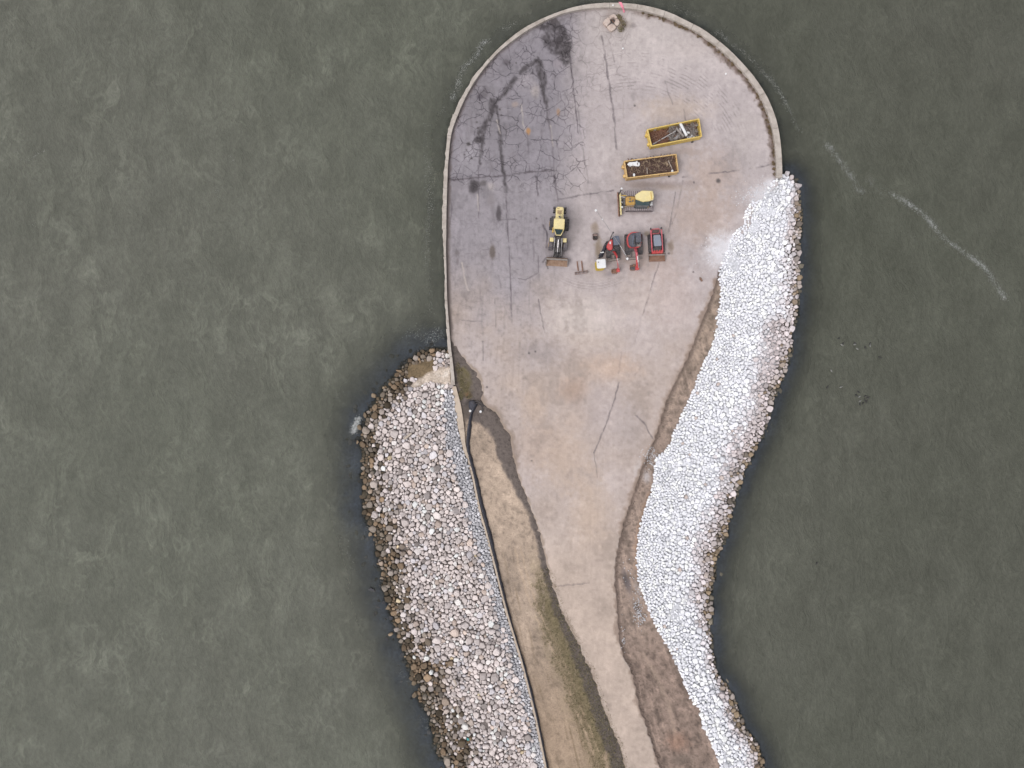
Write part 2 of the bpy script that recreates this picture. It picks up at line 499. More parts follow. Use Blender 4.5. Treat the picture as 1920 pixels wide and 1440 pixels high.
def water_mat():
    m, n, l, bs = new_mat("lake_water")
    geo = n.new("ShaderNodeNewGeometry").outputs["Position"]
    at = n.new("ShaderNodeAttribute"); at.attribute_name = "depth"
    # opacity of the silty water grows with its depth
    mm = n.new("ShaderNodeMath"); mm.operation = 'MULTIPLY'; mm.inputs[1].default_value = -1.25
    l.new(at.outputs["Fac"], mm.inputs[0])
    ex = n.new("ShaderNodeMath"); ex.operation = 'EXPONENT'; l.new(mm.outputs[0], ex.inputs[0])
    al = n.new("ShaderNodeMath"); al.operation = 'SUBTRACT'; al.inputs[0].default_value = 1.0
    l.new(ex.outputs[0], al.inputs[1])
    mx = n.new("ShaderNodeMath"); mx.operation = 'MAXIMUM'; mx.inputs[1].default_value = 0.16
    l.new(al.outputs[0], mx.inputs[0])
    mp = n.new("ShaderNodeMapping"); mp.inputs["Rotation"].default_value = (0, 0, math.radians(-40))
    mp.inputs["Scale"].default_value = (1.0, 0.7, 1.0)
    l.new(geo, mp.inputs[0])
    big = nz(n, l, geo, 0.018, 3)
    wisp = nz(n, l, mp.outputs[0], 0.26, 7, 0.64)
    rip = nz(n, l, mp.outputs[0], 2.4, 6, 0.72)
    base = ramp(n, l, big, 0.35, (.94, .96, .93, 1), 0.65, (1.05, 1.04, 1.05, 1))
    sx = n.new("ShaderNodeSeparateXYZ"); l.new(geo, sx.inputs[0])
    mr = n.new("ShaderNodeMapRange"); mr.interpolation_type = 'SMOOTHSTEP'
    mr.inputs["From Min"].default_value = -10; mr.inputs["From Max"].default_value = 45
    l.new(sx.outputs["X"], mr.inputs["Value"])          # stirred-up water on the windward side, clearer in the lee
    base = mixc(n, l, 1.0, base, mixc(n, l, mr.outputs[0], A(103, 104, 95), A(90, 91, 82)), 'MULTIPLY')
    base = mixc(n, l, 1.0, base, ramp(n, l, wisp, 0.36, (.93, .93, .92, 1), 0.74, (1.16, 1.16, 1.16, 1)), 'MULTIPLY')
    base = mixc(n, l, 1.0, base, ramp(n, l, rip, 0.34, (.87, .87, .87, 1), 0.68, (1.15, 1.15, 1.15, 1)), 'MULTIPLY')  # ripple light and dark painted into the colour
    # wind waves: ragged crests leaning right, finer chop, their light painted into the colour
    nd = n.new("ShaderNodeTexNoise"); nd.inputs["Scale"].default_value = .22; nd.inputs["Detail"].default_value = 3; l.new(geo, nd.inputs["Vector"])
    vm = n.new("ShaderNodeVectorMath"); vm.operation = 'MULTIPLY_ADD'; l.new(nd.outputs["Color"], vm.inputs[0]); vm.inputs[1].default_value = (4.5, 4.5, 0); l.new(geo, vm.inputs[2])
    m2 = n.new("ShaderNodeMapping"); m2.inputs["Rotation"].default_value = (0, 0, math.radians(-36)); m2.inputs["Scale"].default_value = (1.0, .42, 1.0)
    l.new(vm.outputs[0], m2.inputs[0])
    crest = nz(n, l, m2.outputs[0], 0.50, 7, 0.66)
    crest2 = ramp(n, l, crest, 0.50, (0, 0, 0, 1), 0.72, (1, 1, 1, 1))
    base = mixc(n, l, 1.0, base, mixc(n, l, mr.outputs[0], ramp(n, l, crest, 0.48, (.97, .97, .97, 1), 0.70, (1.17, 1.17, 1.16, 1)), ramp(n, l, crest, 0.42, (.97, .97, .97, 1), 0.70, (1.08, 1.08, 1.08, 1))), 'MULTIPLY')
    # crest glints painted in colour: ridges of a noise field, only here and there
    def ridge(scale, rot, sy, width, amt_l, amt_r, base):
        mq = n.new("ShaderNodeMapping"); mq.inputs["Rotation"].default_value = (0, 0, math.radians(rot)); mq.inputs["Scale"].default_value = (1.0, sy, 1.0)
        l.new(vm.outputs[0], mq.inputs[0])
        q = nz(n, l, mq.outputs[0], scale, 4, .6)
        ma = n.new("ShaderNodeMath"); ma.operation = 'SUBTRACT'; ma.inputs[1].default_value = .5; l.new(q, ma.inputs[0])
        mb = n.new("ShaderNodeMath"); mb.operation = 'ABSOLUTE'; l.new(ma.outputs[0], mb.inputs[0])
        rg = ramp(n, l, mb.outputs[0], 0.0, (1, 1, 1, 1), width, (0, 0, 0, 1))
        gate = ramp(n, l, nz(n, l, geo, .13 + scale * .2, 3), .47, (0, 0, 0, 1), .66, (1, 1, 1, 1))
        rg = mixc(n, l, 1.0, rg, gate, 'MULTIPLY')
        am = mixc(n, l, mr.outputs[0], (amt_l, amt_l, amt_l, 1), (amt_r, amt_r, amt_r, 1))
        rg = mixc(n, l, 1.0, rg, am, 'MULTIPLY')
        return mixc(n, l, 1.0, base, mixc(n, l, 1.0, rg, (1, 1, 1, 1), 'ADD'), 'MULTIPLY')
    base = ridge(.20, -32, .5, .035, .34, .10, base)
    base = ridge(.70, -42, .5, .06, .24, .16, base)
    l.new(base, bs.inputs["Base Color"])
    bs.inputs["Roughness"].default_value = 0.5
    bs.inputs["Specular IOR Level"].default_value = 0.3
    bs.inputs["IOR"].default_value = 1.33
    l.new(mx.outputs[0], bs.inputs["Alpha"])
    ad = n.new("ShaderNodeMath"); ad.operation = 'MULTIPLY_ADD'; ad.inputs[1].default_value = 0.35
    l.new(rip, ad.inputs[0]); l.new(crest, ad.inputs[2])
    bump(n, l, ad.outputs[0], 0.7, 0.5, bs)
    return m
tag(grid_mesh("lake_water", Wc, Q, None, water_mat(), {"depth": depth.ravel()}), kind="structure")

# ---------------------------------------------------------------- survey paint: colours of pavement and soil
class Canvas:
    def __init__(s, u, v, rgb):
        s.u, s.v = u, v
        s.c = np.tile(np.array(rgb, float), (len(u), 1))
        s.n1 = fbm(u / 9, v / 9, 4, 21) - .5
        s.n2 = fbm(u / 3.2, v / 3.2, 3, 22) - .5
        s.n3 = fbm(u / 60, v / 60, 4, 23) - .5
        s.wu = (fbm(u / 7, v / 11, 5, 25) - .5) * 9; s.wv = (fbm(u / 7, v / 11, 5, 26) - .5) * 14
        s.n4 = fbm(u / 2.4, v / 4.5, 3, 27) - .5
    def mix(s, rgb, m):
        s.c += (np.array(rgb, float) - s.c) * np.clip(m, 0, 1)[:, None]
    def mul(s, k, m):
        s.c *= (1 + (k - 1) * np.clip(m, 0, 1))[:, None]
    def box(s, pts, pad):
        a = np.array([p[:2] for p in pts])
        return (s.u > a[:, 0].min() - pad) & (s.u < a[:, 0].max() + pad) & (s.v > a[:, 1].min() - pad) & (s.v < a[:, 1].max() + pad)
    def blob(s, u, v, ru, rv, rgb, k=1.0, soft=0.6, rough=0.5, ang=0.0):
        R = max(ru, rv) * (1 + soft) + 12
        m = s.box([(u, v)], R)
        if not m.any(): return
        ca, sa = math.cos(ang), math.sin(ang)
        x = s.u[m] - u; y = s.v[m] - v
        d = np.sqrt(((x * ca + y * sa) / ru) ** 2 + ((-x * sa + y * ca) / rv) ** 2)
        d = d + (s.n1[m] * 1.0 + s.n2[m] * .5) * rough
        w = np.zeros(len(s.u)); w[m] = (1 - sstep(1 - soft, 1 + soft * .3, d)) * k
        s.mix(rgb, w)
    def poly(s, pts, rgb, k=1.0, soft=2.0, rough=4.0):
        m = s.box(pts, 14)
        if not m.any(): return
        uw, vw = s.u[m] + s.wu[m], s.v[m] + s.wv[m]
        d = dist(pts, uw, vw, closed=True)
        d = np.where(inside(pts, uw, vw), -d, d) + s.n1[m] * rough + s.n2[m] * rough * .5
        w = np.zeros(len(s.u)); w[m] = (1 - sstep(-soft * 1.6, soft * .8, d)) * k * np.clip(.9 + s.n1[m] * 1.2 + s.n4[m] * 1.3, .2, 1.1)
        s.mix(rgb, w)
    def streak(s, pts, rgb, k=1.0, r=1.0, soft=0.8, rough=0.6, broken=0.0):
        m = s.box(pts, r * 3 + 8)
        if not m.any(): return
        kw = min(1.0, r / 2.5) * .8
        uu = s.u[m] + s.n1[m] * rough * 3 + s.wu[m] * kw; vv = s.v[m] + s.n2[m] * rough * 2 + s.wv[m] * kw
        d = dist(pts, uu, vv)
        q = (1 - sstep(r * (1 - soft), r * (1 + soft) + .4, d)) * k * np.clip(.9 + s.n1[m] * 1.3 + s.n4[m] * 1.0, .2, 1.1)
        if broken: q = q * sstep(broken - .12, broken + .12, fbm(s.u[m] / 22, s.v[m] / 22, 2, 77))
        w = np.zeros(len(s.u)); w[m] = q
        s.mix(rgb, w)

STEP = 1.7
u, v, Q, border = cut_grid(PAVE_POLY, STEP)
C = Canvas(u, v, (192, 183, 183))
# old asphalt on the left, dusty concrete on the right, silt towards the neck
left = 1 - sstep(1010, 1110, u + C.n3 * 60 + (v - 300) * .12)
top = 1 - sstep(380, 640, v + C.n3 * 120)
C.mix((157, 152, 157), left * (0.35 + .65 * top))
C.mix((176, 170, 173), left * sstep(330, 345, v) * .6 * top)
C.mix((198, 183, 174), sstep(470, 700, v + C.n3 * 140) * (0.75 + C.n3))
C.mix((199, 183, 171), sstep(900, 1100, v))
C.mix((200, 192, 188), (1 - sstep(40, 190, v)) * (1 - left) * .6)
for (a, b, ra, rb, col, k) in [
    (1265, 205, 80, 30, (200,182,166), .7), (1335, 330, 60, 60, (196,172,156), .6), (1290, 420, 70, 60, (190,172,162), .7),
    (1090, 600, 84, 52, (218,207,199), .85), (1145, 690, 64, 32, (208,182,162), .9), (1075, 730, 34, 30, (206,178,158), .9), (1110, 640, 70, 20, (206,190,178), .7), (1330, 400, 60, 60, (192,170,156), .6), (1240, 500, 60, 40, (194,174,164), .6), (1000, 760, 30, 50, (203,180,160), .7),
    (960, 720, 30, 26, (204,184,168), .7), (1010, 840, 60, 60, (200,178,162), .6), (1200, 560, 60, 60, (203,188,178), .6),
    (1105, 960, 44, 90, (206,184,164), .8), (1060, 860, 60, 70, (205,182,162), .7), (1120, 1080, 40, 60, (202,184,170), .7), (1260, 560, 60, 70, (198,180,172), .6), (1130, 770, 60, 60, (186,174,172), .5),
    (1180, 800, 40, 60, (188,177,174), .6), (1075, 790, 30, 30, (207,186,170), .6), (1010, 660, 60, 40, (184,176,178), .6),
    (905, 200, 40, 90, (152,148,152), .5), (880, 290, 34, 44, (172,169,174), .7), (985, 60, 50, 24, (166,162,166), .5),
    (985, 150, 18, 26, (182,176,180), .8), (1003, 170, 10, 16, (196,186,178), .7), (920, 350, 10, 10, (205,197,190), .7),
    (1300, 90, 70, 24, (198,188,184), .6), (1400, 250, 36, 70, (196,187,184), .7), (1150, 290, 60, 60, (190,181,179), .6)]:
    C.blob(a, b, ra, rb, tuple(np.array(col) * .75 + np.mean(col) * .25 * np.array((1.03, .985, .985))), k, 0.9, 0.7)
C.mul(0.90, sstep(.05, .3, C.n3 + C.n1 * .5) * .8)
C.mul(1.07, sstep(.05, .3, -C.n3 + C.n1 * .4) * .8)
# faint sweeping/plough striations along the length
st = fbm((u + v * .06) / 3.0, v / 60, 3, 61) - .5
C.mul(0.93, sstep(.08, .3, st) * (.2 + .5 * left))
C.mul(1.04, sstep(.08, .3, -st) * .4)
mot = fbm(u / 5, v / 5, 4, 63) - .5
C.mul(.90, sstep(.05, .3, mot) * (.5 + .4 * left)); C.mul(1.06, sstep(.05, .3, -mot) * .6)
for k_ in range(46):
    uu_ = 860 + 190 * random.random(); vv_ = 110 + 500 * random.random(); ll_ = 15 + 50 * random.random()
    C.streak([(uu_, vv_), (uu_ + ll_ * .10, vv_ + ll_)], (128, 122, 124), .18 + .3 * random.random(), .8 + 1.6 * random.random(), .9, .9, .4)
# dark damp stains
Zm = lambda pts, ou, ov, sc: [(ou + a / sc, ov + b / sc) for a, b in pts]
DK = (80, 75, 77)
C.poly(Zm([(1150,180),(1240,200),(1310,310),(1335,440),(1330,560),(1325,660),(1260,640),(1120,520),(1040,390),(1080,310),(960,280)], 820, 0, 5.333), DK, .85, 3, 6)
C.poly(Zm([(1060,250),(1250,170),(1400,140),(1480,130),(1400,165),(1290,185),(1200,270)], 820, 0, 5.333), (112,106,106), .6, 3, 5)
C.poly(Zm([(1000,550),(1060,620),(1090,760),(1100,950),(1115,1110),(1060,1030),(1010,800),(970,640)], 820, 0, 5.333), DK, .8, 2.5, 4)
C.streak(Zm([(990,610),(910,660),(840,720)], 820, 0, 5.333), DK, .7, 3.2, .7)
C.streak(Zm([(790,790),(700,890),(620,980),(560,1010)], 820, 0, 5.333), DK, .75, 4, .7)
C.poly(Zm([(520,960),(600,1020),(590,1110),(490,1320),(480,1440),(360,1420),(400,1310),(500,1150)], 820, 0, 5.333), DK, .8, 2.5, 4)
C.poly(Zm([(370,80),(480,40),(460,160),(440,280),(415,340),(410,240),(430,110)], 820, 250, 5.333), DK, .8, 2, 3)
C.streak(Zm([(590,1060),(610,1200),(650,1440)], 820, 0, 5.333), DK, .7, 1.8, .7)
C.streak([(934,250),(939,280),(942,305),(946,335),(949,362)], DK, .8, 2.8, .7)
C.blob(889, 350, 12, 15, DK, .85, .5, .6); C.blob(906, 344, 8, 7, (110,104,104), .7); C.blob(920, 374, 10, 18, (140,133,133), .5, .8)
C.blob(935, 401, 6.5, 18, (94,88,90), .85, .45, .5); C.blob(923.5, 473, 6.5, 17, (112,102,96), .8, .5, .5)
C.blob(950, 117, 9, 8, (104,98,102), .7, .7); C.blob(907, 175, 12, 15, (112,106,110), .6, .7, ang=.8); C.blob(899, 182, 7, 6, (98,92,98), .8, .6)
C.blob(857, 474, 6, 6, (120,113,113), .7, .7); C.blob(858, 490, 3, 8, (120,113,113), .6, .7)
for a, b, r in ((937,205,1.8),(940,216,1.6),(894,229,1.6),(896,240,1.6),(878,270,3),(884,297,1.8),(871,290,1.2),(875,281,1.2),(968,118,1.4),(1006,410,1.5),(992,662,1.6),(1004,659,1.4),(913,726,1.6),(997,864,1.2),(1190,198,1.6),(1301,342,1.6),(1300,510,1.5),(1347,339,3.5),(1254,475,1.6)):
    C.blob(a, b, r * 1.5, r * 1.5, (100,94,94), .9, .6, .2)
C.blob(990.6, 247, 5, 8, (196,150,104), .9, .6, .7); C.blob(1047, 210, 4, 8, (178,142,112), .7, .7, .7); C.blob(966, 196, 8, 7, (190,172,160), .6)
C.blob(1045, 120, 10, 10, (172,162,166), .4)
# transverse and lengthwise joints, long cracks
JC = (104, 97, 101)
for pts, k, r, br in [
    ([(1069,105),(1074,150),(1080,208),(1084,250)], .8, 1.0, 0), ([(1084,208),(1088,250),(1098,310),(1107,370)], .35, 1.2, .3),
    ([(1129,69),(1140,140),(1152,227),(1156,280)], .6, 1.6, .2), ([(1141,75),(1160,140)], .3, 1, .4),
    ([(1019,180),(1026,215),(1036,270),(1038,321),(1042,350),(1047,381)], .55, 1.6, .2), ([(1032,250),(1035,270),(1036,285)], .0, 1, 0),
    ([(949,364),(950,395),(953,440),(957,520),(958,570),(960,605)], .75, .9, .25), ([(897,310),(898,360),(898,420)], .55, 1.0, .3),
    ([(839,338),(860,337),(895,333),(942,330),(989,323),(1038,320)], .85, 1.5, 0), ([(1047,374),(1075,369),(1101,364),(1150,357)], .65, 1.1, .15),
    ([(1280,332),(1317,327),(1380,320),(1417,315),(1452,307)], .65, 1.2, .3), ([(1005,330),(1008,350),(1009,366)], .7, 1.4, 0),
    ([(1267,360),(1256,425),(1245,464),(1235,495),(1221,540),(1205,590),(1190,640)], .55, .9, .3),
    ([(1161,718),(1150,755),(1135,800),(1114,849)], .7, .9, .2), ([(1114,849),(1117,870),(1119,895)], .4, .8, .2), ([(1165,660),(1160,700)], .4, .8, 0),
    ([(1281,338),(1270,390),(1260,420)], .35, .9, .3), ([(1193,780),(1207,792),(1218,812),(1228,828)], .6, 1.2, .1),
    ([(1010,560),(1014,590),(1022,625)], .6, .8, .2), ([(972,522),(985,525),(1008,512)], .6, .8, 0), ([(1010,510),(1009,480)], .5, .7, 0),
    ([(989,250),(992,300),(994,323)], .5, 1.0, .2), ([(862,600),(905,603)], .4, .7, 0), ([(905,640),(906,676)], .6, .9, 0),
    ([(1038,1101),(1060,1097),(1085,1095),(1105,1093)], .45, .8, .2), ([(843,372),(848,390),(843,425)], .5, .9, .2), ([(928,560),(930,620)], .35, .8, .3),
    ([(1247,150),(1254,175),(1261,195)], .35, 1.0, .2), ([(1282,205),(1285,225)], .5, .9, 0), ([(1190,705),(1230,640)], .2, .9, .4),
    ([(1000,450),(1001,490)], .4, .7, 0), ([(940,412),(968,412)], .5, .9, 0), ([(905,468),(916,467)], .5, .9, 0)]:
    C.streak(pts, JC, k, r * .9, .7, .75, br + .08)
for pts in ([(977,195),(981,230),(985,246)], [(931,225),(937,250)], [(1032,235),(1037,275)], [(866,492),(871,520),(878,545)], [(896,365),(897,395)]):
    C.streak(pts, (204, 195, 186), .7, 1.1, .7, .3)
# dirt along the wall foot: grit, moss and weeds gathered along it
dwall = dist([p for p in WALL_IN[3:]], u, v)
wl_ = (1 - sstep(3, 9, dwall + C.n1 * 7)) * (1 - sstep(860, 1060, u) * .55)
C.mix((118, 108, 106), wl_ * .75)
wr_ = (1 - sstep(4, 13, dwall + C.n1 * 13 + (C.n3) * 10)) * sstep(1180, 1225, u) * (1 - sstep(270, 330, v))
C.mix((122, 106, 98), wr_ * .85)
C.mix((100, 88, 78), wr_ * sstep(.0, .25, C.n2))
C.blob(1175, 45, 16, 10, (170,160,152), .6, .8); C.blob(1150, 36, 24, 22, (168,156,150), .6, .6); C.blob(1187, 48, 7, 6, (146,138,138), .6, .7, .8)
C.streak([(838,340),(838,420),(838,520),(842,600),(848,645)], (126,116,110), .6, 5, .8, .8)
# curved tyre tracks in the turning circle
rr = np.hypot(u - 1188, v - 330); aa = np.degrees(np.arctan2(330 - v, u - 1188))
tw = sstep(150, 172, rr) * (1 - sstep(222, 246, rr)) * sstep(18, 34, aa) * (1 - sstep(96, 118, aa))
tp = sstep(.2, .8, np.sin(rr * 1.05 + C.n3 * 9)) * sstep(-.12, .12, C.n1 + C.n3 * .6)
C.mul(.86, tw * tp)
rr2 = np.hypot(u - 1110, v - 420)
C.mul(.9, sstep(104, 110, rr2) * (1 - sstep(120, 128, rr2)) * sstep(515, 535, v) * sstep(.3, .9, np.sin(rr2 * 1.3)))
# wet brown ground and oil around machines; soft shade painted by dozer, skips, toilet
for a, b, ra, rb, col, k in [(1116,430,8,16,(150,132,112),.6),(1122,470,8,26,(138,122,98),.7),(1150,474,34,26,(170,154,146),.6),(1200,480,50,30,(178,162,154),.6),
                             (1258,462,6,14,(136,120,104),.6),(1214,438,6,8,(142,128,108),.6),(1045,468,22,34,(162,154,156),.6),(1028,465,6,10,(120,110,106),.5),(1143,514,10,6,(150,143,146),.7),
                             (1196,398,40,6,(162,150,148),.6),(1265,345,60,8,(160,148,146),.5),(1230,347,50,7,(156,144,142),.5),(1200,346,40,8,(150,138,132),.5),(1262,352,60,8,(170,156,146),.5),(1290,284,40,8,(168,154,148),.5)]:
    C.blob(a, b, ra, rb, col, k, .8, .8)
C.streak([(1018,422),(1024,434),(1026,448),(1024,462)], (98,92,98), .8, 1.3, .6, .3)
C.streak([(1018,492),(1024,484)], (104,98,100), .8, 1.2, .6, .2); C.streak([(1023,492),(1027,504)], (110,104,106), .8, 1.0, .6, .2)
C.blob(1314, 524, 2.2, 5, (98, 86, 78), .9, .4, .2, ang=-.5)
# white rock dust spilled over the edge of the pad
def fan(u0, v0, ru, rv, k, seed):
    x = (u - u0) / ru; y = (v - v0) / rv
    d = np.hypot(x, y); an = np.arctan2(y, x)
    ray = vnoise(an * 14 + 40, d * .8, seed) * .5 + vnoise(an * 31 + 9, d * 1.5, seed + 3) * .5
    C.mix((232, 231, 236), (1 - sstep(.15, 1.15, d + (ray - .5) * .40 + C.n1 * .5 + C.n2 * .5)) * k)
fan(1356, 472, 46, 44, 1.0, 5); fan(1374, 474, 40, 40, .9, 15); fan(1432, 366, 34, 26, .7, 6); fan(1200, 884, 14, 22, .5, 8); fan(1446, 345, 16, 14, .8, 9)
# crumbling edge of the neck
de = np.minimum(dist(PAVE_L[5:], u, v), dist(PAVE_R[12:], u, v))
C.mix((206, 194, 186), (1 - sstep(1, 6, de + C.n1 * 6)) * .55)
C.mix((150, 134, 122), (1 - sstep(3, 14, dist(PAVE_L[8:16], u, v) + C.n1 * 16)) * .6)
C.mix((176, 158, 146), (1 - sstep(1, 14, dist(PAVE_R[12:28], u, v) + C.n1 * 14)) * .5)
C.c *= np.array((1.0, .988, .989)) * (1 - .05 * left * top)[:, None] + (left * top)[:, None] * np.array((0, 0, .010))
dl_ = dist(PAVE_L[3:], u, v); dr_ = dist(PAVE_R[12:], u, v)
C.mix((160, 142, 128), (1 - sstep(0, 5, dl_ + C.n1 * 12 + C.n3 * 6)) * .7)
C.mix((150, 130, 118), (1 - sstep(0, 7, dr_ + C.n1 * 16 + C.n3 * 8)) * .75)
crk = np.clip(left * (1 - sstep(330, 372, v)) * 1.2, 0, 1)
crk = np.maximum(crk, (1 - sstep(1096, 1108, u - (v - 300) * .12)) * sstep(1020, 1040, u) * (1 - sstep(355, 372, v)))
crk = np.maximum(crk, .45 * (1 - sstep(1160, 1215, u)) * (1 - sstep(150, 300, v)))
crk = np.maximum(crk, .22 * left * sstep(370, 400, v) * (1 - sstep(560, 660, v)))
z = np.where(border, -0.12, 0.0) + (C.n1 * .02) * (~border)
pave_mat = ground_mat("worn_pavement", grain=9.0, amt=0.10, cracks=True, bdist=0.02)
tag(grid_mesh("pavement", world_of(u, v, z), Q[:, ::1], lin(C.c) / LIGHT, pave_mat, {"crk": crk}), kind="structure")

# soil strip on the left of the neck
soil_mat = ground_mat("bare_soil", grain=7.0, amt=0.20, bdist=0.06)
u, v, Q, border = cut_grid(SOILL_POLY, 2.0)
C = Canvas(u, v, (183, 165, 147))
dp = dist(PAVE_L, u, v)
dwl = dist([(849, 690), (853, 722)] + LOW_R, u, v)
C.c = C.c * np.array((1.05, 1.04, 1.05))
C.mul(.88, sstep(.0, .3, C.n3)); C.mul(1.07, sstep(.0, .3, -C.n3)); C.mul(.82, sstep(.05, .3, C.n2) * .8); C.mul(.85, sstep(.08, .3, C.n1)); C.mul(1.08, sstep(.08, .3, -C.n1))
C.mix((160, 136, 112), sstep(1120, 1400, v) * .45)
gs = (sstep(1010, 1150, v)) * (1 - sstep(20, 40 + 44 * sstep(1050, 1300, v), dp + C.n1 * 26)) * sstep(.22, .55, fbm(u / 10, v / 30, 4, 91) + .12)
C.mix((132, 120, 92), gs * .8)
C.mix((140, 122, 100), sstep(.08, .3, fbm((u - v * .22) / 4, v / 80, 3, 92) - .5) * sstep(1000, 1120, v) * .7)
for o_ in (30, 41):
    C.streak([(a - o_ - 12, b) for a, b in PAVE_L[20:]], (208, 182, 156), .5, 1.5, .8, .4, .35)
wdark = np.interp(v, [640, 700, 760, 800, 850, 900, 960, 1100, 1250, 1350, 1440, 1600], [60, 60, 60, 32, 30, 17, 9, 11, 22, 24, 26, 28])
C.mix((112, 102, 98), (1 - sstep(wdark - 5, wdark + 3, dp + C.n1 * 12 + C.n3 * 6)) * .95)
C.mul(.85, sstep(.05, .25, C.n2) * (1 - sstep(wdark - 5, wdark + 3, dp)))
C.poly([(858,690),(872,686),(884,700),(888,722),(882,742),(866,742),(858,722)], (112,102,76), .9, 4, 8)
C.blob(876, 740, 9, 6, (170,130,100), .8, .8, .9); C.blob(864, 742, 6, 9, (92,88,66), .8, .7, .8)
C.blob(880, 757, 10, 8, (66,62,62), .8, .8, .7)
C.poly([(866,760),(882,754),(884,772),(876,790),(872,806),(866,790)], (108,98,92), .8, 3, 4)
C.mix((150, 128, 108), (1 - sstep(2, 9, dwl + C.n1 * 8)) * .5 * sstep(800, 860, v))
z = -0.14 + C.n1 * .16 + C.n2 * .05 + C.n3 * .06
tag(grid_mesh("soil_strip", world_of(u, v, z), Q, lin(C.c) / LIGHT, soil_mat), kind="structure")
GRASS = (u[gs > .35], v[gs > .35])

# soil strip between the neck and the white stone
u, v, Q, border = cut_grid(SOILR_POLY, 2.0)
C = Canvas(u, v, (168, 148, 136))
dp = dist(PAVE_R[11:], u, v); dt = dist(REV_R_TOP, u, v)
C.mix((176, 156, 140), (1 - sstep(560, 900, v)) * .7)
C.mix((142, 122, 112), sstep(1150, 1260, v) * .5)
C.mul(.86, sstep(.0, .25, fbm((u - v * .2) / 9, v / 26, 4, 94) - .5))
C.mul(1.10, sstep(.06, .25, fbm((u - v * .25) / 5, v / 60, 4, 95) - .5))
C.mul(.80, sstep(.05, .3, C.n2)); C.mul(.84, sstep(.05, .25, C.n1)); C.mul(1.10, sstep(.05, .25, -C.n1))
C.mix((104, 90, 84), (1 - sstep(2, 8, dp + C.n1 * 8)) * .6)
C.mix((176, 136, 106), (1 - sstep(1, 9, dt + C.n1 * 16)) * (sstep(900, 930, v) * (1 - sstep(1080, 1110, v))) * .35)
C.blob(1175, 1090, 8, 26, (98, 92, 96), .7, .8, .7, ang=-.3); C.blob(1192, 1140, 6, 18, (100, 90, 88), .6, .8, .6, ang=-.4)
C.blob(1212, 893, 9, 16, (204, 198, 200), .7, .9, .8); C.blob(1196, 1105, 6, 24, (184, 174, 172), .6, .9, .8, ang=-.3)
C.streak([(1205,1225),(1230,1265),(1250,1310),(1262,1360),(1270,1400)], (186,164,148), .6, 3, .9, .8)
C.blob(1270, 1390, 26, 22, (166, 130, 112), .6, .9, .8); C.blob(1280, 1425, 26, 12, (112, 100, 92), .6, .8, .8); C.blob(1285, 1290, 8, 30, (100, 86, 80), .5, .8, .8, ang=-.4)
C.mix((150, 146, 148), (1 - sstep(-1, 4, dt + C.n1 * 6)) * .3)
z = -0.14 + C.n1 * .16 + C.n2 * .06 + C.n3 * .06
tag(grid_mesh("dirt_shoulder", world_of(u, v, z), Q, lin(C.c) / LIGHT, soil_mat), kind="structure")

# ---------------------------------------------------------------- stone revetments
STONE = stone_mat()
rng = np.random.default_rng(7)
random.seed(7)

def slope_z(u, v, topl, watl):
    dt = dist(topl, u, v); dw = dist(watl, u, v)
    t = dt / (dt + dw + 1e-6)
    return 0.12 + (ZW - 0.12) * (0.15 * t + .85 * t ** 1.15), t

def pack(poly, classes, rfun, seed, tight=0.93):
    rs = random.Random(seed)
    us = [p[0] for p in poly]; vs = [p[1] for p in poly]
    u0, u1, v0, v1 = min(us), max(us), min(vs), min(max(vs), 1475)
    nsamp = sum(c[1] for c in classes)
    rg = np.random.default_rng(seed)
    CU = rg.uniform(u0, u1, nsamp); CV = rg.uniform(v0, v1, nsamp)
    ok = inside(poly, CU, CV)
    lo, hi = rfun(CU, CV)
    cell = 10.0
    grid = {}
    pts = []
    k = 0
    for (r0, n) in classes:
        for _ in range(n):
            i = k; k += 1
            if not ok[i]: continue
            r = r0 * rs.uniform(.86, 1.16)
            if r > hi[i] or r < lo[i]: continue
            x, y = CU[i], CV[i]
            gx, gy = int(x // cell), int(y // cell)
            good = True
            for a in range(gx - 2, gx + 3):
                for b in range(gy - 2, gy + 3):
                    for (px, py, pr) in grid.get((a, b), ()):
                        d2 = (px - x) ** 2 + (py - y) ** 2
                        if d2 < ((pr + r) * tight) ** 2:
                            good = False; break
                    if not good: break
                if not good: break
            if good:
                grid.setdefault((gx, gy), []).append((x, y, r)); pts.append((x, y, r))
    return pts, grid, cell

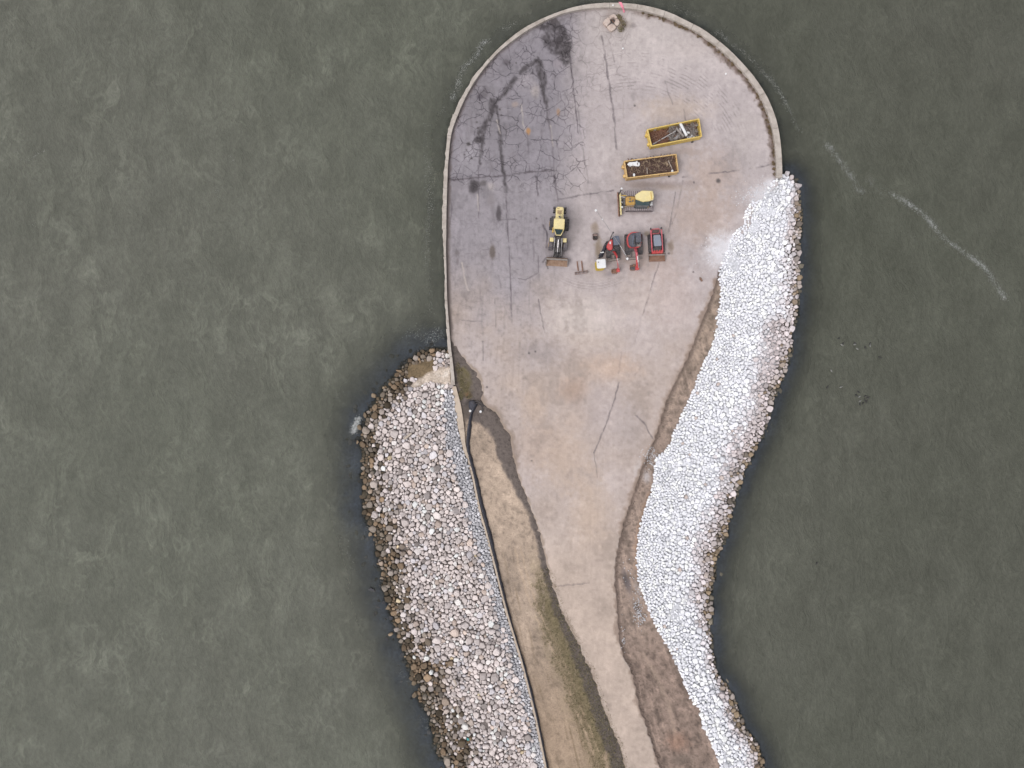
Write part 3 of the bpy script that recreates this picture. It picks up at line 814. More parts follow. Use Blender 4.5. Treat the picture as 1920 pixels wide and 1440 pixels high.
def cells(pts, grid, cell, grow=1.75):
    """each stone takes the room its neighbours leave it (power cell, limited to grow*r)"""
    out = []
    for (x, y, r) in pts:
        R = r * grow
        e = random.uniform(.78, 1.0); an = random.uniform(0, math.pi)
        ca, sa = math.cos(an), math.sin(an)
        n = random.choice((5, 6, 6, 7)); off = random.random()
        poly = []
        for k in range(n):
            t = (k + off + random.uniform(-.3, .3)) / n * 2 * math.pi
            q = R * random.uniform(.74, 1.12)
            a, b = q * math.cos(t) * 1.12, q * math.sin(t) * e * .82
            poly.append((a * ca - b * sa, a * sa + b * ca))
        gx, gy = int(x // cell), int(y // cell)
        for a in range(gx - 2, gx + 3):
            for b in range(gy - 2, gy + 3):
                for (px, py, pr) in grid.get((a, b), ()):
                    dx, dy = px - x, py - y
                    d2 = dx * dx + dy * dy
                    if d2 < 1e-9 or d2 > ((r + pr) * 1.8) ** 2: continue
                    d = math.sqrt(d2)
                    # pairwise offset, the same seen from either stone
                    hsh = math.sin((x + px) * 12.9898 + (y + py) * 78.233) * (1 if x < px else -1)
                    h = (d2 + r * r - pr * pr) / (2 * d) + hsh * .22 * min(r, pr) + random.uniform(-.08, .16) * r
                    nx, ny = dx / d, dy / d
                    # tilt the parting plane a little so outlines are not all convex-regular
                    tl = math.sin((x + px) * 4.7 + (y + py) * 9.1) * .35
                    nx, ny = nx * math.cos(tl) - ny * math.sin(tl), nx * math.sin(tl) + ny * math.cos(tl)
                    h = max(h, r * .35)
                    new = []
                    m = len(poly)
                    for i in range(m):
                        p = poly[i]; q = poly[(i + 1) % m]
                        sp = p[0] * nx + p[1] * ny - h; sq = q[0] * nx + q[1] * ny - h
                        if sp <= 0: new.append(p)
                        if (sp < 0) != (sq < 0):
                            t = sp / (sp - sq)
                            new.append((p[0] + (q[0] - p[0]) * t, p[1] + (q[1] - p[1]) * t))
                    poly = new
                    if len(poly) < 3: break
                if len(poly) < 3: break
            if len(poly) < 3: break
        q = []
        for p in poly:
            if not q or math.hypot(p[0] - q[-1][0], p[1] - q[-1][1]) > r * .25: q.append(p)
        if len(q) > 2 and math.hypot(q[0][0] - q[-1][0], q[0][1] - q[-1][1]) < r * .25: q.pop()
        out.append(q)
    return out

def stone_geo(poly, r, sink=0.55, shrink=0.93, tilt=.26):
    """outline (px offsets) -> faceted broken stone in metres around its centre"""
    rm = r / S
    cx = sum(p[0] for p in poly) / len(poly); cy = sum(p[1] for p in poly) / len(poly)
    tx, ty = random.gauss(0, tilt), random.gauss(0, tilt)
    flat = random.uniform(.6, 1.1)
    n = len(poly)
    q = []
    for i in range(n):
        a = poly[i]; b = poly[(i + 1) % n]; c = random.uniform(.05, .15)
        q.append((a[0] * (1 - c) + b[0] * c, a[1] * (1 - c) + b[1] * c))
        if n < 6: q.append((a[0] * c + b[0] * (1 - c), a[1] * c + b[1] * (1 - c)))
    n = len(q)
    vs = []; fs = []
    for (sc, zz) in ((.82, -sink * 1.6), (1.0, 0.0), (.88, .46 * flat), (.58, .66 * flat)):
        ox, oy = random.uniform(-.2, .2) * r * (1.15 - sc) * 2.2, random.uniform(-.2, .2) * r * (1.15 - sc) * 2.2
        for (a, b) in q:
            k = sc * shrink * random.uniform(.95, 1.04)
            x = (cx + (a - cx) * k + ox * (sc < .95)) / S; y = -(cy + (b - cy) * k + oy * (sc < .95)) / S
            zt = zz * rm + (x * tx + y * ty) * (1 if zz > 0 else .3) + random.uniform(-.05, .05) * rm
            vs.append((x, y, zt))
    for ring in range(3):
        for i in range(n):
            j = (i + 1) % n
            fs.append((ring * n + i, (ring + 1) * n + i, (ring + 1) * n + j, ring * n + j))
    fs.append(tuple(3 * n + i for i in range(n)))
    return vs, fs

def make_stones(root, pts, polys, zs, cols, n_single=300, shrink=.93, sink=.55, tilt=.26):
    order = sorted(range(len(pts)), key=lambda i: -pts[i][2] if pts[i][1] < 1440 and zs[i] > ZW - .1 else 99)
    single = set(order[:n_single])
    AV, AF, AC = [], [], []
    for i, (x, y, r) in enumerate(pts):
        if len(polys[i]) < 3: continue
        vs, fs = stone_geo(polys[i], r, sink, shrink, tilt)
        w = P(x, y, zs[i])
        if i in single:
            me = bpy.data.meshes.new("stone"); me.from_pydata(vs, [], fs)
            ca = me.color_attributes.new("Col", 'FLOAT_COLOR', 'POINT')
            ca.data.foreach_set("color", np.tile(np.array(list(cols[i]) + [1.0], np.float32), len(vs)))
            me.materials.append(STONE)
            o = bpy.data.objects.new("stone", me); o.location = w
            link(o, root)
        else:
            b = len(AV)
            AV += [(a + w[0], c + w[1], d + w[2]) for a, c, d in vs]
            AF += [tuple(k + b for k in f) for f in fs]
            AC += [tuple(cols[i]) + (1.0,)] * len(vs)
    me = bpy.data.meshes.new("stones"); me.from_pydata(AV, [], AF)
    ca = me.color_attributes.new("Col", 'FLOAT_COLOR', 'POINT')
    ca.data.foreach_set("color", np.array(AC, np.float32).ravel())
    me.materials.append(STONE)
    o = bpy.data.objects.new("stones", me); link(o, root)
    tag(o, kind="stuff")

rubble_mat = ground_mat("rubble_bed", grain=5.0, amt=0.35, bdist=0.08)
# --- grey revetment, left
TOPL = [(845, 690)] + LOW_L
u, v, Q, border = cut_grid(REVL_POLY, 2.6)
z, t = slope_z(u, v, TOPL, REV_L_WAT)
C = Canvas(u, v, (128, 119, 116))
C.mix((46, 40, 34), sstep(.72, .88, t))
C.mix((172, 173, 183), (1 - sstep(.10, .18, t)) * sstep(730, 750, v))
sandm = 1 - sstep(-2, 4, np.where(inside(SAND, u, v), -1, 1) * dist(SAND, u, v, closed=True) + C.n1 * 7)
slabm = 1 - sstep(-1, 3, np.where(inside(SLAB, u, v), -1, 1) * dist(SLAB, u, v, closed=True) + C.n1 * 6)
C.mix((208, 192, 178), sandm); C.mix((184, 168, 154), sandm * sstep(.0, .2, C.n2 + C.n1 * .5)); C.mix((226, 214, 204), sandm * sstep(.1, .25, -C.n1))
C.mix((128, 110, 86), slabm); C.mul(.88, slabm * sstep(0, .2, C.n1))
z = np.where(border, z - .2, z) - .24 * (1 - np.maximum(sandm, slabm)) + C.n2 * .08 - .05
root = grid_mesh("stone_revetment", world_of(u, v, z), Q, lin(C.c) / LIGHT, rubble_mat)
tag(root, "grey and tan stone revetment sloping into the water left of the tan soil strip", "revetment")
ext = [(p[0] - 34, p[1] - 10) for p in REV_L_WAT]
polyx = ext + [(p[0] - 1, p[1]) for p in LOW_L[::-1]] + [(844, 688), (841, 650)]
def rfunL(U, V):
    d = dist(TOPL, U, V); s = inside(SAND, U, V); b = inside(SLAB, U, V)
    wob = fbm(U / 25, V / 25, 2, 8) * 14
    gwid = np.interp(V, [700, 740, 800, 1000, 1100, 1300, 1440], [0, 12, 26, 23, 16, 13, 13])
    grav = (d < gwid - 8 + wob) & (V > 730)
    hi = np.where(grav, 2.9, 11); lo = np.where(grav, 0, 1.7)
    out = ~inside(REVL_POLY, U, V)
    hi = np.where(s | b, 1.2, hi)
    dwo = dist(REV_L_WAT, U, V)
    hi = np.where(out & (fbm(U / 9, V / 9, 2, 15) < .42 + dwo * .009), 0, hi); hi = np.where(out, np.minimum(hi, 5), hi)
    return lo, hi
pts, grid, cell = pack(polyx, [(8.2, 30), (6.6, 260), (5.4, 1000), (4.5, 3400), (3.8, 9000), (3.2, 26000), (2.6, 44000), (2.1, 60000), (1.6, 80000)], rfunL, 3, .86)
pl = cells(pts, grid, cell)
pu = np.array([p[0] for p in pts]); pv = np.array([p[1] for p in pts]); pr = np.array([p[2] for p in pts])
inp = inside(REVL_POLY, pu, pv)
zs, t = slope_z(pu, pv, TOPL, REV_L_WAT)
dw = dist(REV_L_WAT, pu, pv)
zs = np.where(inp, zs, ZW - .16 - dw / S * .25 + (rng.random(len(pts)) < .10) * .35) + rng.normal(0, .10, len(pts)) * pr / 5 - .05
cols = []
nn = fbm(pu / 40, pv / 40, 3, 33)
for i in range(len(pts)):
    wet = float(np.clip((t[i] if inp[i] else 1) * 1.0 + rng.normal(0, .07) + (nn[i] - .5) * .25, 0, 1.2))
    k = rng.normal(1, .075)
    base = np.array((236, 224, 222)) if rng.random() < .6 else np.array((222, 210, 207))
    q = rng.random()
    if q < .008: base = np.array((230, 210, 178))
    elif q < .05: base = np.array((176, 166, 163))
    elif q < .10: base = np.array((212, 194, 184))
    elif q < .20: base = np.array((222, 216, 220))
    gw = np.interp(pv[i], [700, 740, 800, 1000, 1100, 1300, 1440], [0, 12, 26, 23, 16, 13, 13])
    if pr[i] < 3.0 and dist(TOPL, pu[i:i+1], pv[i:i+1])[0] < gw + 6 and pv[i] > 730:
        base = np.array((208, 206, 211)) * rng.uniform(.92, 1.08)
    w1 = float(sstep(.79, .90, np.array(wet + (.07 if pv[i] > 1240 else .05 if pv[i] < 780 else 0))))
    br = np.array([(126, 108, 90), (106, 93, 78), (152, 130, 108), (132, 120, 108), (92, 81, 68), (160, 148, 138)][int(rng.integers(6))])
    base = base * (1 - w1) + br * w1
    if not inp[i]: base = np.array((150, 132, 112)) * rng.uniform(.8, 1.1) if zs[i] > ZW - .05 else np.array((62, 62, 66)) * rng.uniform(.6, 1.3)
    cols.append(lin(np.clip(base * k, 20, 250)) / LIGHT)
make_stones(root, pts, pl, zs, cols, 300, .97)

# --- white revetment, right
u, v, Q, border = cut_grid(REVR_POLY, 2.6)
z, t = slope_z(u, v, REV_R_TOP, REV_R_WAT)
C = Canvas(u, v, (214, 214, 220))
C.mix((84, 74, 66), sstep(.74, .92, t + C.n3 * .3))
fines = [(1412, 420, 14, 22), (1430, 362, 24, 16), (1440, 395, 20, 12), (1375, 490, 16, 20), (1268, 1150, 13, 24), (1235, 868, 8, 12), (1290, 870, 14, 8), (1330, 880, 12, 10)]
fm = np.zeros(len(u))
for a, b, ra, rb in fines:
    d = np.hypot((u - a) / ra, (v - b) / rb) + C.n1 * .8
    fm = np.maximum(fm, 1 - sstep(.6, 1.1, d))
C.mix((228, 228, 235), fm)
z = np.where(border, z - .15, z) - .18 * (1 - fm) + C.n2 * .06 - .03
root = grid_mesh("stone_revetment", world_of(u, v, z), Q, lin(C.c) / LIGHT, rubble_mat)
tag(root, "bright white stone revetment curving along the right shore of the spit", "revetment")
def rfunR(U, V):
    f = np.zeros(U.shape)
    for a, b, ra, rb in fines:
        f = np.maximum(f, 1 - np.hypot((U - a) / ra, (V - b) / rb) + (fbm(U / 9, V / 9, 2, 4) - .5) * .8)
    z_, t_ = slope_z(U, V, REV_R_TOP, REV_R_WAT)
    hi = 2.6 + 3.4 * sstep(.05, .75, t_ + (fbm(U / 40, V / 40, 2, 6) - .5) * .5) + 2.2 * sstep(1150, 1350, V)
    hi = np.where(f > .1, 1.75, hi)
    hi = np.where((f > .1) & (fbm(U / 3, V / 3, 1, 66) > .42), 0, hi)
    out = ~inside(REVR_POLY, U, V)
    hi = np.where(out & (fbm(U / 9, V / 9, 2, 15) < .56), 0, hi)
    return np.zeros(U.shape), hi
polyx = [(p[0] - 1, p[1]) for p in REV_R_TOP] + [(p[0] + 9, p[1]) for p in REV_R_WAT[::-1]]
pts, grid, cell = pack(polyx, [(6.4, 240), (5.2, 1200), (4.3, 4000), (3.6, 10000), (3.0, 26000), (2.5, 50000), (2.1, 70000), (1.7, 90000)], rfunR, 5, .86)
pl = cells(pts, grid, cell)
pu = np.array([p[0] for p in pts]); pv = np.array([p[1] for p in pts]); pr = np.array([p[2] for p in pts])
inp = inside(REVR_POLY, pu, pv)
zs, t = slope_z(pu, pv, REV_R_TOP, REV_R_WAT)
dw = dist(REV_R_WAT, pu, pv)
zs = np.where(inp, zs, np.where(dist(REV_R_TOP, pu, pv) < 4, zs, ZW - .2 - dw / S * .8)) + rng.normal(0, .10, len(pts)) * pr / 4 - .02
cols = []
nn = fbm(pu / 40, pv / 40, 3, 37)
for i in range(len(pts)):
    tt = t[i] if (inp[i] or zs[i] > -.5) else 1.0
    wet = float(tt + rng.normal(0, .05) + (nn[i] - .5) * .3 + (.12 if pv[i] > 1300 else 0))
    base = np.array((263, 263, 270)) * rng.normal(1, .045)
    w0 = float(sstep(.66, .95, np.array(wet + (.10 if 600 < pv[i] < 860 else 0))))
    base = base * (1 - w0) + np.array((222, 210, 211)) * rng.normal(1, .07) * w0
    if rng.random() < .003: base = np.array((226, 210, 204))
    w1 = float(sstep(.91, 1.0, np.array(wet)))
    br = np.array([(148, 130, 110), (166, 146, 122), (130, 120, 112), (190, 178, 172)][int(rng.integers(4))])
    base = base * (1 - w1) + br * w1
    if not inp[i] and zs[i] < ZW: base = np.array((128, 120, 108)) * rng.uniform(.7, 1.3)
    cols.append(np.minimum(lin(np.clip(base, 20, 276)) / LIGHT, .86))
make_stones(root, pts, pl, zs, cols, 300, .975, tilt=.19)


# ---------------------------------------------------------------- sea wall round the pad
concrete = paint("weathered_concrete", (206, 196, 188), .9, dirt=(150, 138, 128), amount=.8, scale=1.3)
concrete_sand = paint("sandy_concrete", (214, 196, 178), .9, dirt=(176, 160, 146), amount=.6, scale=1.8)

def lerp_line(line, n):
    L = [0]
    for a, b in zip(line[:-1], line[1:]): L.append(L[-1] + math.hypot(b[0] - a[0], b[1] - a[1]))
    out = []
    for k in range(n + 1):
        d = L[-1] * k / n
        i = max(0, min(len(line) - 2, int(np.searchsorted(L, d)) - 1))
        t = (d - L[i]) / (L[i + 1] - L[i] + 1e-9)
        out.append((line[i][0] + (line[i + 1][0] - line[i][0]) * t, line[i][1] + (line[i + 1][1] - line[i][1]) * t))
    return out

def wall_pieces(root, outl, innl, cuts, ztop, zbot, mat_, rough_out=None, name="wall_segment", seed=1):
    """outer and inner edge with the same number of points; cuts = index ranges, one block each"""
    rs = random.Random(seed)
    for (i0, i1) in cuts:
        b = B(org=root.location)
        dz = rs.uniform(-.03, .03)
        o_ = outl[i0:i1 + 1]; i_ = innl[i0:i1 + 1]
        n = len(o_)
        T = []; Bt = []
        du = [rs.uniform(-1, 1) * (rough_out(p) if rough_out else 0) for p in o_]
        off = rs.uniform(-.9, .7) * (1 if rough_out and rough_out(o_[0]) > .3 else .15)
        for k in range(n):
            ou, ov = o_[k]; iu, iv = i_[k]
            L = math.hypot(ou - iu, ov - iv) + 1e-6
            nu, nv = (ou - iu) / L, (ov - iv) / L
            e = du[k] + off
            sh = 0.0
            if k == 0: sh = .28
            if k == n - 1: sh = -.28
            j = k + 1 if k < n - 1 else k - 1
            tu, tv = (o_[j][0] - ou), (o_[j][1] - ov); tl = math.hypot(tu, tv) + 1e-6
            sg = 1 if k == 0 else -1
            tu, tv = tu / tl * abs(sh) * (1 if sh else 0), tv / tl * abs(sh) * (1 if sh else 0)
            T.append(((ou + nu * e + tu, ov + nv * e + tv), (iu + nu * off * .3 + tu, iv + nv * off * .3 + tv)))
        vs = []
        for (o2, i2) in T:
            zt = ztop + dz
            po, pi = b.X(*o2, zt), b.X(*i2, zt)
            vs += [po, pi, Vector((pi.x, pi.y, zbot - b.org.z)), Vector((po.x, po.y, zbot - b.org.z))]
        f = [[0, 1, 2, 3], [4 * (n - 1) + 3, 4 * (n - 1) + 2, 4 * (n - 1) + 1, 4 * (n - 1)]]
        for k in range(n - 1):
            for q in range(4):
                r_ = (q + 1) % 4
                f.append([4 * k + q, 4 * (k + 1) + q, 4 * (k + 1) + r_, 4 * k + r_])
        b._faces(vs, f)
        b.done(name, mat_, root)

NW = 240
WO = lerp_line(smooth_line(OUT_L + OUT_R, 1), NW); 
WI = []
_wi = lerp_line(smooth_line(INN_L + INN_R, 1), 2000)
_wia = np.array(_wi)
for p in WO:                                   # nearest inner point
    k = int(np.argmin((_wia[:, 0] - p[0]) ** 2 + (_wia[:, 1] - p[1]) ** 2)); WI.append(_wi[k])
WI[0] = INN_L[0]; WI[-1] = INN_R[-1]
wall = bpy.data.objects.new("seawall", None); wall.location = P(1150, 5, 0); link(wall)
tag(wall, "low curved concrete sea wall round the head of the paved pad", "wall")
cuts = []
k = 0
rs = random.Random(11)
while k < NW:
    st = rs.randint(6, 9) if WO[k][0] < 1000 else rs.randint(9, 13)
    e = min(NW, k + st)
    if NW - e < 4: e = NW
    cuts.append((k, e)); k = e
wall_pieces(wall, WO, WI, cuts, 0.42, -3.4, concrete, lambda p: (.8 if p[1] > 120 and p[0] < 915 else .12), seed=4)
low = bpy.data.objects.new("retaining_wall", None); low.location = P(900, 960, 0); link(low)
tag(low, "low pale concrete wall between the grey stones and the black silt fence", "wall")
LL = lerp_line(LOW_L, 110); LR = lerp_line(LOW_R, 110)
_lr = np.array(lerp_line(LOW_R, 1500)); LR = [tuple(_lr[int(np.argmin((_lr[:, 0] - p[0]) ** 2 + (_lr[:, 1] - p[1]) ** 2))]) for p in LL]
wall_pieces(low, LL, LR, [(i, min(110, i + 10)) for i in range(0, 110, 10)], 0.12, -2.0, concrete_sand, lambda p: .5, seed=9)

# ---------------------------------------------------------------- materials of the machines
M_yel = paint("yellow_paint", (236, 196, 92), .45, dirt=(186, 150, 84), amount=.5, scale=1.8)
M_pale = paint("pale_yellow_roof", (252, 234, 172), .5, dirt=(236, 214, 140), amount=.5, scale=1.2)
M_och = paint("ochre_yellow_paint", (216, 168, 74), .5, dirt=(150, 116, 66), amount=.6, scale=3)
M_skip = paint("skip_yellow_paint", (246, 214, 112), .55, dirt=(204, 160, 88), amount=.7, scale=2.2)
M_skip2 = paint("faded_skip_paint", (236, 198, 132), .6, dirt=(180, 132, 90), amount=.8, scale=2.4)
M_dark = paint("dark_steel", (62, 62, 68), .55, dirt=(96, 88, 84), amount=.5, scale=4)
M_blk = paint("black_rubber", (50, 50, 58), .75, dirt=(92, 88, 90), amount=.6, scale=3)
M_tyre = paint("dusty_tyre", (92, 88, 96), .85, dirt=(140, 132, 134), amount=.6, scale=3)
M_trk = paint("track_steel", (196, 184, 188), .6, .2, dirt=(104, 92, 92), amount=.6, scale=5)
M_trkd = paint("dusty_track", (124, 114, 118), .8, dirt=(96, 86, 88), amount=.6, scale=5)
M_glass = paint("cab_glass", (58, 78, 82), .08, dirt=(70, 88, 92), amount=.3, scale=1)
M_rust = paint("rusty_steel", (146, 104, 82), .8, dirt=(104, 70, 54), amount=.8, scale=3)
M_rust2 = paint("worn_brown_steel", (166, 134, 110), .7, dirt=(116, 82, 62), amount=.7, scale=2.5)
M_rustd = paint("dark_rust", (98, 80, 76), .8, dirt=(74, 58, 56), amount=.7, scale=4)
M_rustl = paint("dusty_rust", (150, 128, 122), .8, dirt=(116, 94, 88), amount=.6, scale=4)
M_steel = paint("bright_steel", (206, 202, 204), .35, .6, dirt=(150, 146, 146), amount=.4, scale=6)
M_grey = paint("grey_steel", (150, 142, 138), .6, .1, dirt=(120, 108, 100), amount=.6, scale=3)
M_red = paint("red_paint", (220, 72, 76), .4, dirt=(176, 52, 56), amount=.5, scale=3, coat=.2)
M_pink = paint("sunbleached_red_paint", (228, 108, 122), .45, dirt=(186, 66, 76), amount=.5, scale=3)
M_roof = paint("slate_roof", (104, 112, 130), .55, dirt=(84, 90, 104), amount=.5, scale=3)
M_roof2 = paint("charcoal_cover", (72, 78, 94), .55, dirt=(56, 60, 72), amount=.5, scale=3)
M_roof3 = paint("pale_slate_roof", (138, 148, 166), .5, dirt=(116, 124, 138), amount=.4, scale=3)
M_white = paint("white_plastic", (248, 248, 250), .5, dirt=(226, 226, 228), amount=.4, scale=2)
M_lemon = paint("yellow_plastic", (236, 204, 60), .5, dirt=(216, 180, 50), amount=.4, scale=2)
M_wood = paint("bleached_wood", (206, 192, 178), .9, dirt=(160, 144, 128), amount=.6, scale=5)
M_twig = paint("brown_brush", (152, 120, 106), .9, dirt=(92, 70, 60), amount=.8, scale=6)
M_twigd = paint("dark_brush", (116, 90, 80), .9, dirt=(70, 54, 48), amount=.8, scale=6)
M_tan = paint("light_lumber", (190, 166, 138), .9, dirt=(150, 126, 102), amount=.6, scale=5)
M_fab = paint("black_geotextile", (52, 54, 66), .8, dirt=(84, 86, 100), amount=.6, scale=3)
M_pinkp = paint("pink_plastic", (250, 150, 172), .5, dirt=(240, 130, 154), amount=.4, scale=3)
M_brick = paint("broken_concrete", (218, 200, 190), .9, dirt=(176, 148, 138), amount=.9, scale=1.4)
M_teal = paint("teal_plastic", (72, 176, 176), .5, dirt=(60, 150, 154), amount=.4, scale=3)

def wheel(t, u, v, zc, r, w, fu, fv, tyre, rimm, lug=18):
    """wheel centred at (u,v,zc); (fu,fv) = rolling direction in survey pixels"""
    L = math.hypot(fu, fv); f = Vector((fu / L, -fv / L, 0)); a = Vector((-f.y, f.x, 0)); up = Vector((0, 0, 1))
    b = B(t); c = b.X(u, v, zc)
    b.cylw(c - a * w * .36, c + a * w * .36, r * .97, n=28)
    b.cylw(c - a * w * .5, c - a * w * .36, r * .82, r * .97, n=28); b.cylw(c + a * w * .36, c + a * w * .5, r * .97, r * .82, n=28)
    for k in range(lug):
        for sd_, ph in ((-1, 0), (1, .5)):
            th = (k + ph) / lug * 2 * math.pi
            d = f * math.cos(th) + up * math.sin(th); tt = -f * math.sin(th) + up * math.cos(th)
            p = c + d * r * .97
            vs = []
            for dd in (0, r * .07):
                for x, y in ((0.02, -.09), (.48, -.02), (.48, .12), (.02, .05)):
                    vs.append(p + d * dd + a * sd_ * x * w + tt * y * r)
            b._faces(vs, [[0, 1, 2, 3], [7, 6, 5, 4], [0, 4, 5, 1], [1, 5, 6, 2], [2, 6, 7, 3], [3, 7, 4, 0]])
    o = b.done("tyre", tyre)
    b2 = B(t)
    b2.cylw(c - a * w * .52, c + a * w * .52, r * .5, n=20)
    b2.cylw(c - a * w * .56, c + a * w * .56, r * .2, n=10)
    o2 = b2.done("rim", rimm, o)
    return o

def track(t, f, s0, s1, tc, wpx, rz, mat_, shoem=None, nsh=30, name="track"):
    """endless track: loop in the plane of travel, centre line at lateral offset tc (px), width wpx"""
    b = B(t)
    A0 = b.X(*f(s0, tc), rz); A1 = b.X(*f(s1, tc), rz)
    d = (A1 - A0); Ln = d.length; d.normalize(); side = Vector((-d.y, d.x, 0)); up = Vector((0, 0, 1))
    r = rz; w = wpx / S * .5
    prof = []
    n = 8
    Lc = Ln - 2 * r
    for k in range(n + 1):
        th = -math.pi / 2 + math.pi * k / n; prof.append((r + Lc + r * math.cos(th), r + r * math.sin(th)))
    for k in range(n + 1):
        th = math.pi / 2 + math.pi * k / n; prof.append((r + r * math.cos(th), r + r * math.sin(th)))
    org = A0 - up * r
    m = len(prof)
    vs = []
    for q in (-w, w):
        for (x, z) in prof: vs.append(org + d * x + up * z + side * q)
    for q in (-w, w):
        for (x, z) in prof:
            cx = min(max(x, r), r + Lc); dx, dz = x - cx, z - r
            vs.append(org + d * (cx + dx * .8) + up * (r + dz * .8) + side * q)
    fcs = []
    for k in range(m):
        j = (k + 1) % m
        fcs += [[k, j, m + j, m + k], [2 * m + k, 3 * m + k, 3 * m + j, 2 * m + j], [k, 2 * m + k, 2 * m + j, j], [m + k, m + j, 3 * m + j, 3 * m + k]]
    b._faces(vs, fcs)
    # roller frame inside the loop
    vs = []
    for q in (-w * .7, w * .7):
        for (x, z) in ((r * .5, r * .6), (r * 1.5 + Lc, r * .6), (r * 1.5 + Lc, r * 1.4), (r * .5, r * 1.4)): vs.append(org + d * x + up * z + side * q)
    b._faces(vs, [[0, 1, 2, 3], [7, 6, 5, 4], [0, 4, 5, 1], [1, 5, 6, 2], [2, 6, 7, 3], [3, 7, 4, 0]])
    o = b.done(name, mat_)
    # grouser bars
    b2 = B(t)
    per = 2 * Lc + 2 * math.pi * r
    for k in range(nsh):
        q = per * k / nsh
        if q < Lc: p = (r + q, 0); nrm = (0, -1)
        elif q < Lc + math.pi * r: th = -math.pi / 2 + (q - Lc) / r; p = (r + Lc + r * math.cos(th), r + r * math.sin(th)); nrm = (math.cos(th), math.sin(th))
        elif q < 2 * Lc + math.pi * r: p = (r + Lc - (q - Lc - math.pi * r), 2 * r); nrm = (0, 1)
        else: th = math.pi / 2 + (q - 2 * Lc - math.pi * r) / r; p = (r + r * math.cos(th), r + r * math.sin(th)); nrm = (math.cos(th), math.sin(th))
        N = d * nrm[0] + up * nrm[1]; T = d * -nrm[1] + up * nrm[0]
        c = org + d * p[0] + up * p[1]
        vs = []
        for hh in (-.01, .045):
            for x, y in ((-1, -1), (1, -1), (1, 1), (-1, 1)): vs.append(c + N * hh + T * x * per / nsh * .22 + side * y * w * 1.04)
        b2._faces(vs, [[0, 1, 2, 3], [7, 6, 5, 4], [0, 4, 5, 1], [1, 5, 6, 2], [2, 6, 7, 3], [3, 7, 4, 0]])
    b2.done("grouser_bars", shoem or mat_, o)
    return o

def bucket(t, f, s0, s1, hw, z0, h, outer, inner, name="bucket", teeth=0, lateral=0.0):
    """open scoop between s0 (back) and s1 (lip); f frame; hw half width px"""
    L = s1 - s0
    prof = [(s0 + .18 * L, z0 + h), (s0 + .02 * L, z0 + .72 * h), (s0, z0 + .42 * h), (s0 + .10 * L, z0 + .14 * h), (s0 + .32 * L, z0 + .02), (s1, z0)]
    b = B(t)
    b.sheet(prof, lambda q: f(q, lateral - hw), lambda q: f(q, lateral + hw), .05)
    o = b.done(name, inner)
    for sg in (-1, 1):
        pts = prof + [(s0 + .62 * L, z0 + .55 * h)]
        B(t).hull([(*f(q, lateral + sg * hw), z) for q, z in pts], [(*f(q, lateral + sg * (hw + .9)), z) for q, z in pts]).done("side_plate", outer, o)
    b = B(t)
    b.slab(rect(f, s0 + .10 * L, s0 + .26 * L, lateral - hw, lateral + hw), z0 + h * .9, z0 + h * 1.04)
    b.done("top_rail", outer, o)
    if teeth:
        for k in range(teeth):
            x = lateral - hw + (k + .5) * 2 * hw / teeth
            B(t).slab(rect(f, s1 - .5, s1 + 1.8, x - .5, x + .5), z0 - .02, z0 + .07).done("tooth", outer, o)
    return o

# ---------------------------------------------------------------- wheel loader
t = Thing("wheel_loader", "yellow wheel loader with a wide brown bucket parked left of the other machines", "loader", 1046, 447)
f = frame(1050.4, 387, -6.6, 112)
b = B(t).slab(rect(f, 3, 56, -5.5, 5.5), .55, 1.15, .03); rf = b.done("rear_frame", M_dark)
b = B(t).slab(rect(f, .5, 27, -7.2, 7.2), 1.1, 2.1, .12, 2); hood = b.done("engine_hood", M_pale)
b = B(t)
for k in range(5): b.slab(rect(f, 7.5 + k * 1.3, 8.2 + k * 1.3, -4.8, 4.8 - (k % 3)), 2.06, 2.125)
b.slab(rect(f, 4, 4.8, -5, -1), 2.06, 2.125)
b.done("vent_slots", M_rust, hood)
b = B(t).cyl((*f(19.5, .2), 2.05), (*f(19.5, .2), 2.75), .12, n=12); b.cyl((*f(14.5, .3), 2.05), (*f(14.5, .3), 2.3), .06, n=8); b.done("exhaust_pipe", M_dark, hood)
for sg in (-1, 1):
    B(t).slab(rect(f, .8, 3.6, sg * 8, sg * 12.4), .7, 1.5, .04).slab(rect(f, 4.6, 7.2, sg * 8, sg * 12), .7, 1.4, .04).slab(rect(f, 8, 11, sg * 8, sg * 12.4), .7, 1.5, .04).done("step_bracket", M_blk)
    B(t).slab(rect(f, 19, 30, sg * 8.5, sg * 15), 1.45, 1.55, .03).done("rear_fender", M_blk)
for sg in (-1, 1):
    wheel(t, *f(34, sg * 14.4), .70, .70, .48, -6.6, 112, M_blk, M_och)
    wheel(t, *f(72, sg * 13.4), .70, .70, .48, -6.6, 112, M_tyre, M_och)
cab = B(t).slab(rect(f, 24, 41, -8.6, 8.6), 1.1, 2.9, .05).done("cab", M_glass)
B(t).slab(rect(f, 22.6, 42.2, -10.2, 10.2), 2.9, 3.12, .07, 2).done("cab_roof", M_pale, cab)
B(t).hull([(*f(42.4, -7.5), 2.85), (*f(42.4, 7.5), 2.85), (*f(53, 4.2), 1.75), (*f(53, -4.2), 1.75)], [(*f(41.5, -7.5), 1.2), (*f(41.5, 7.5), 1.2), (*f(52, 4.2), 1.15), (*f(52, -4.2), 1.15)]).done("windscreen", M_glass, cab)
b = B(t)
for sg in (-1, 1): b.tube([(*f(41.5, sg * 9.4), 2.8), (*f(47, sg * 7.3), 2.2), (*f(53.5, sg * 4.6), 1.85)], .055, 6)
b.slab(rect(f, 53, 54.6, -4.8, 4.8), 1.7, 1.9, .02); b.done("windscreen_frame", M_pale, cab)
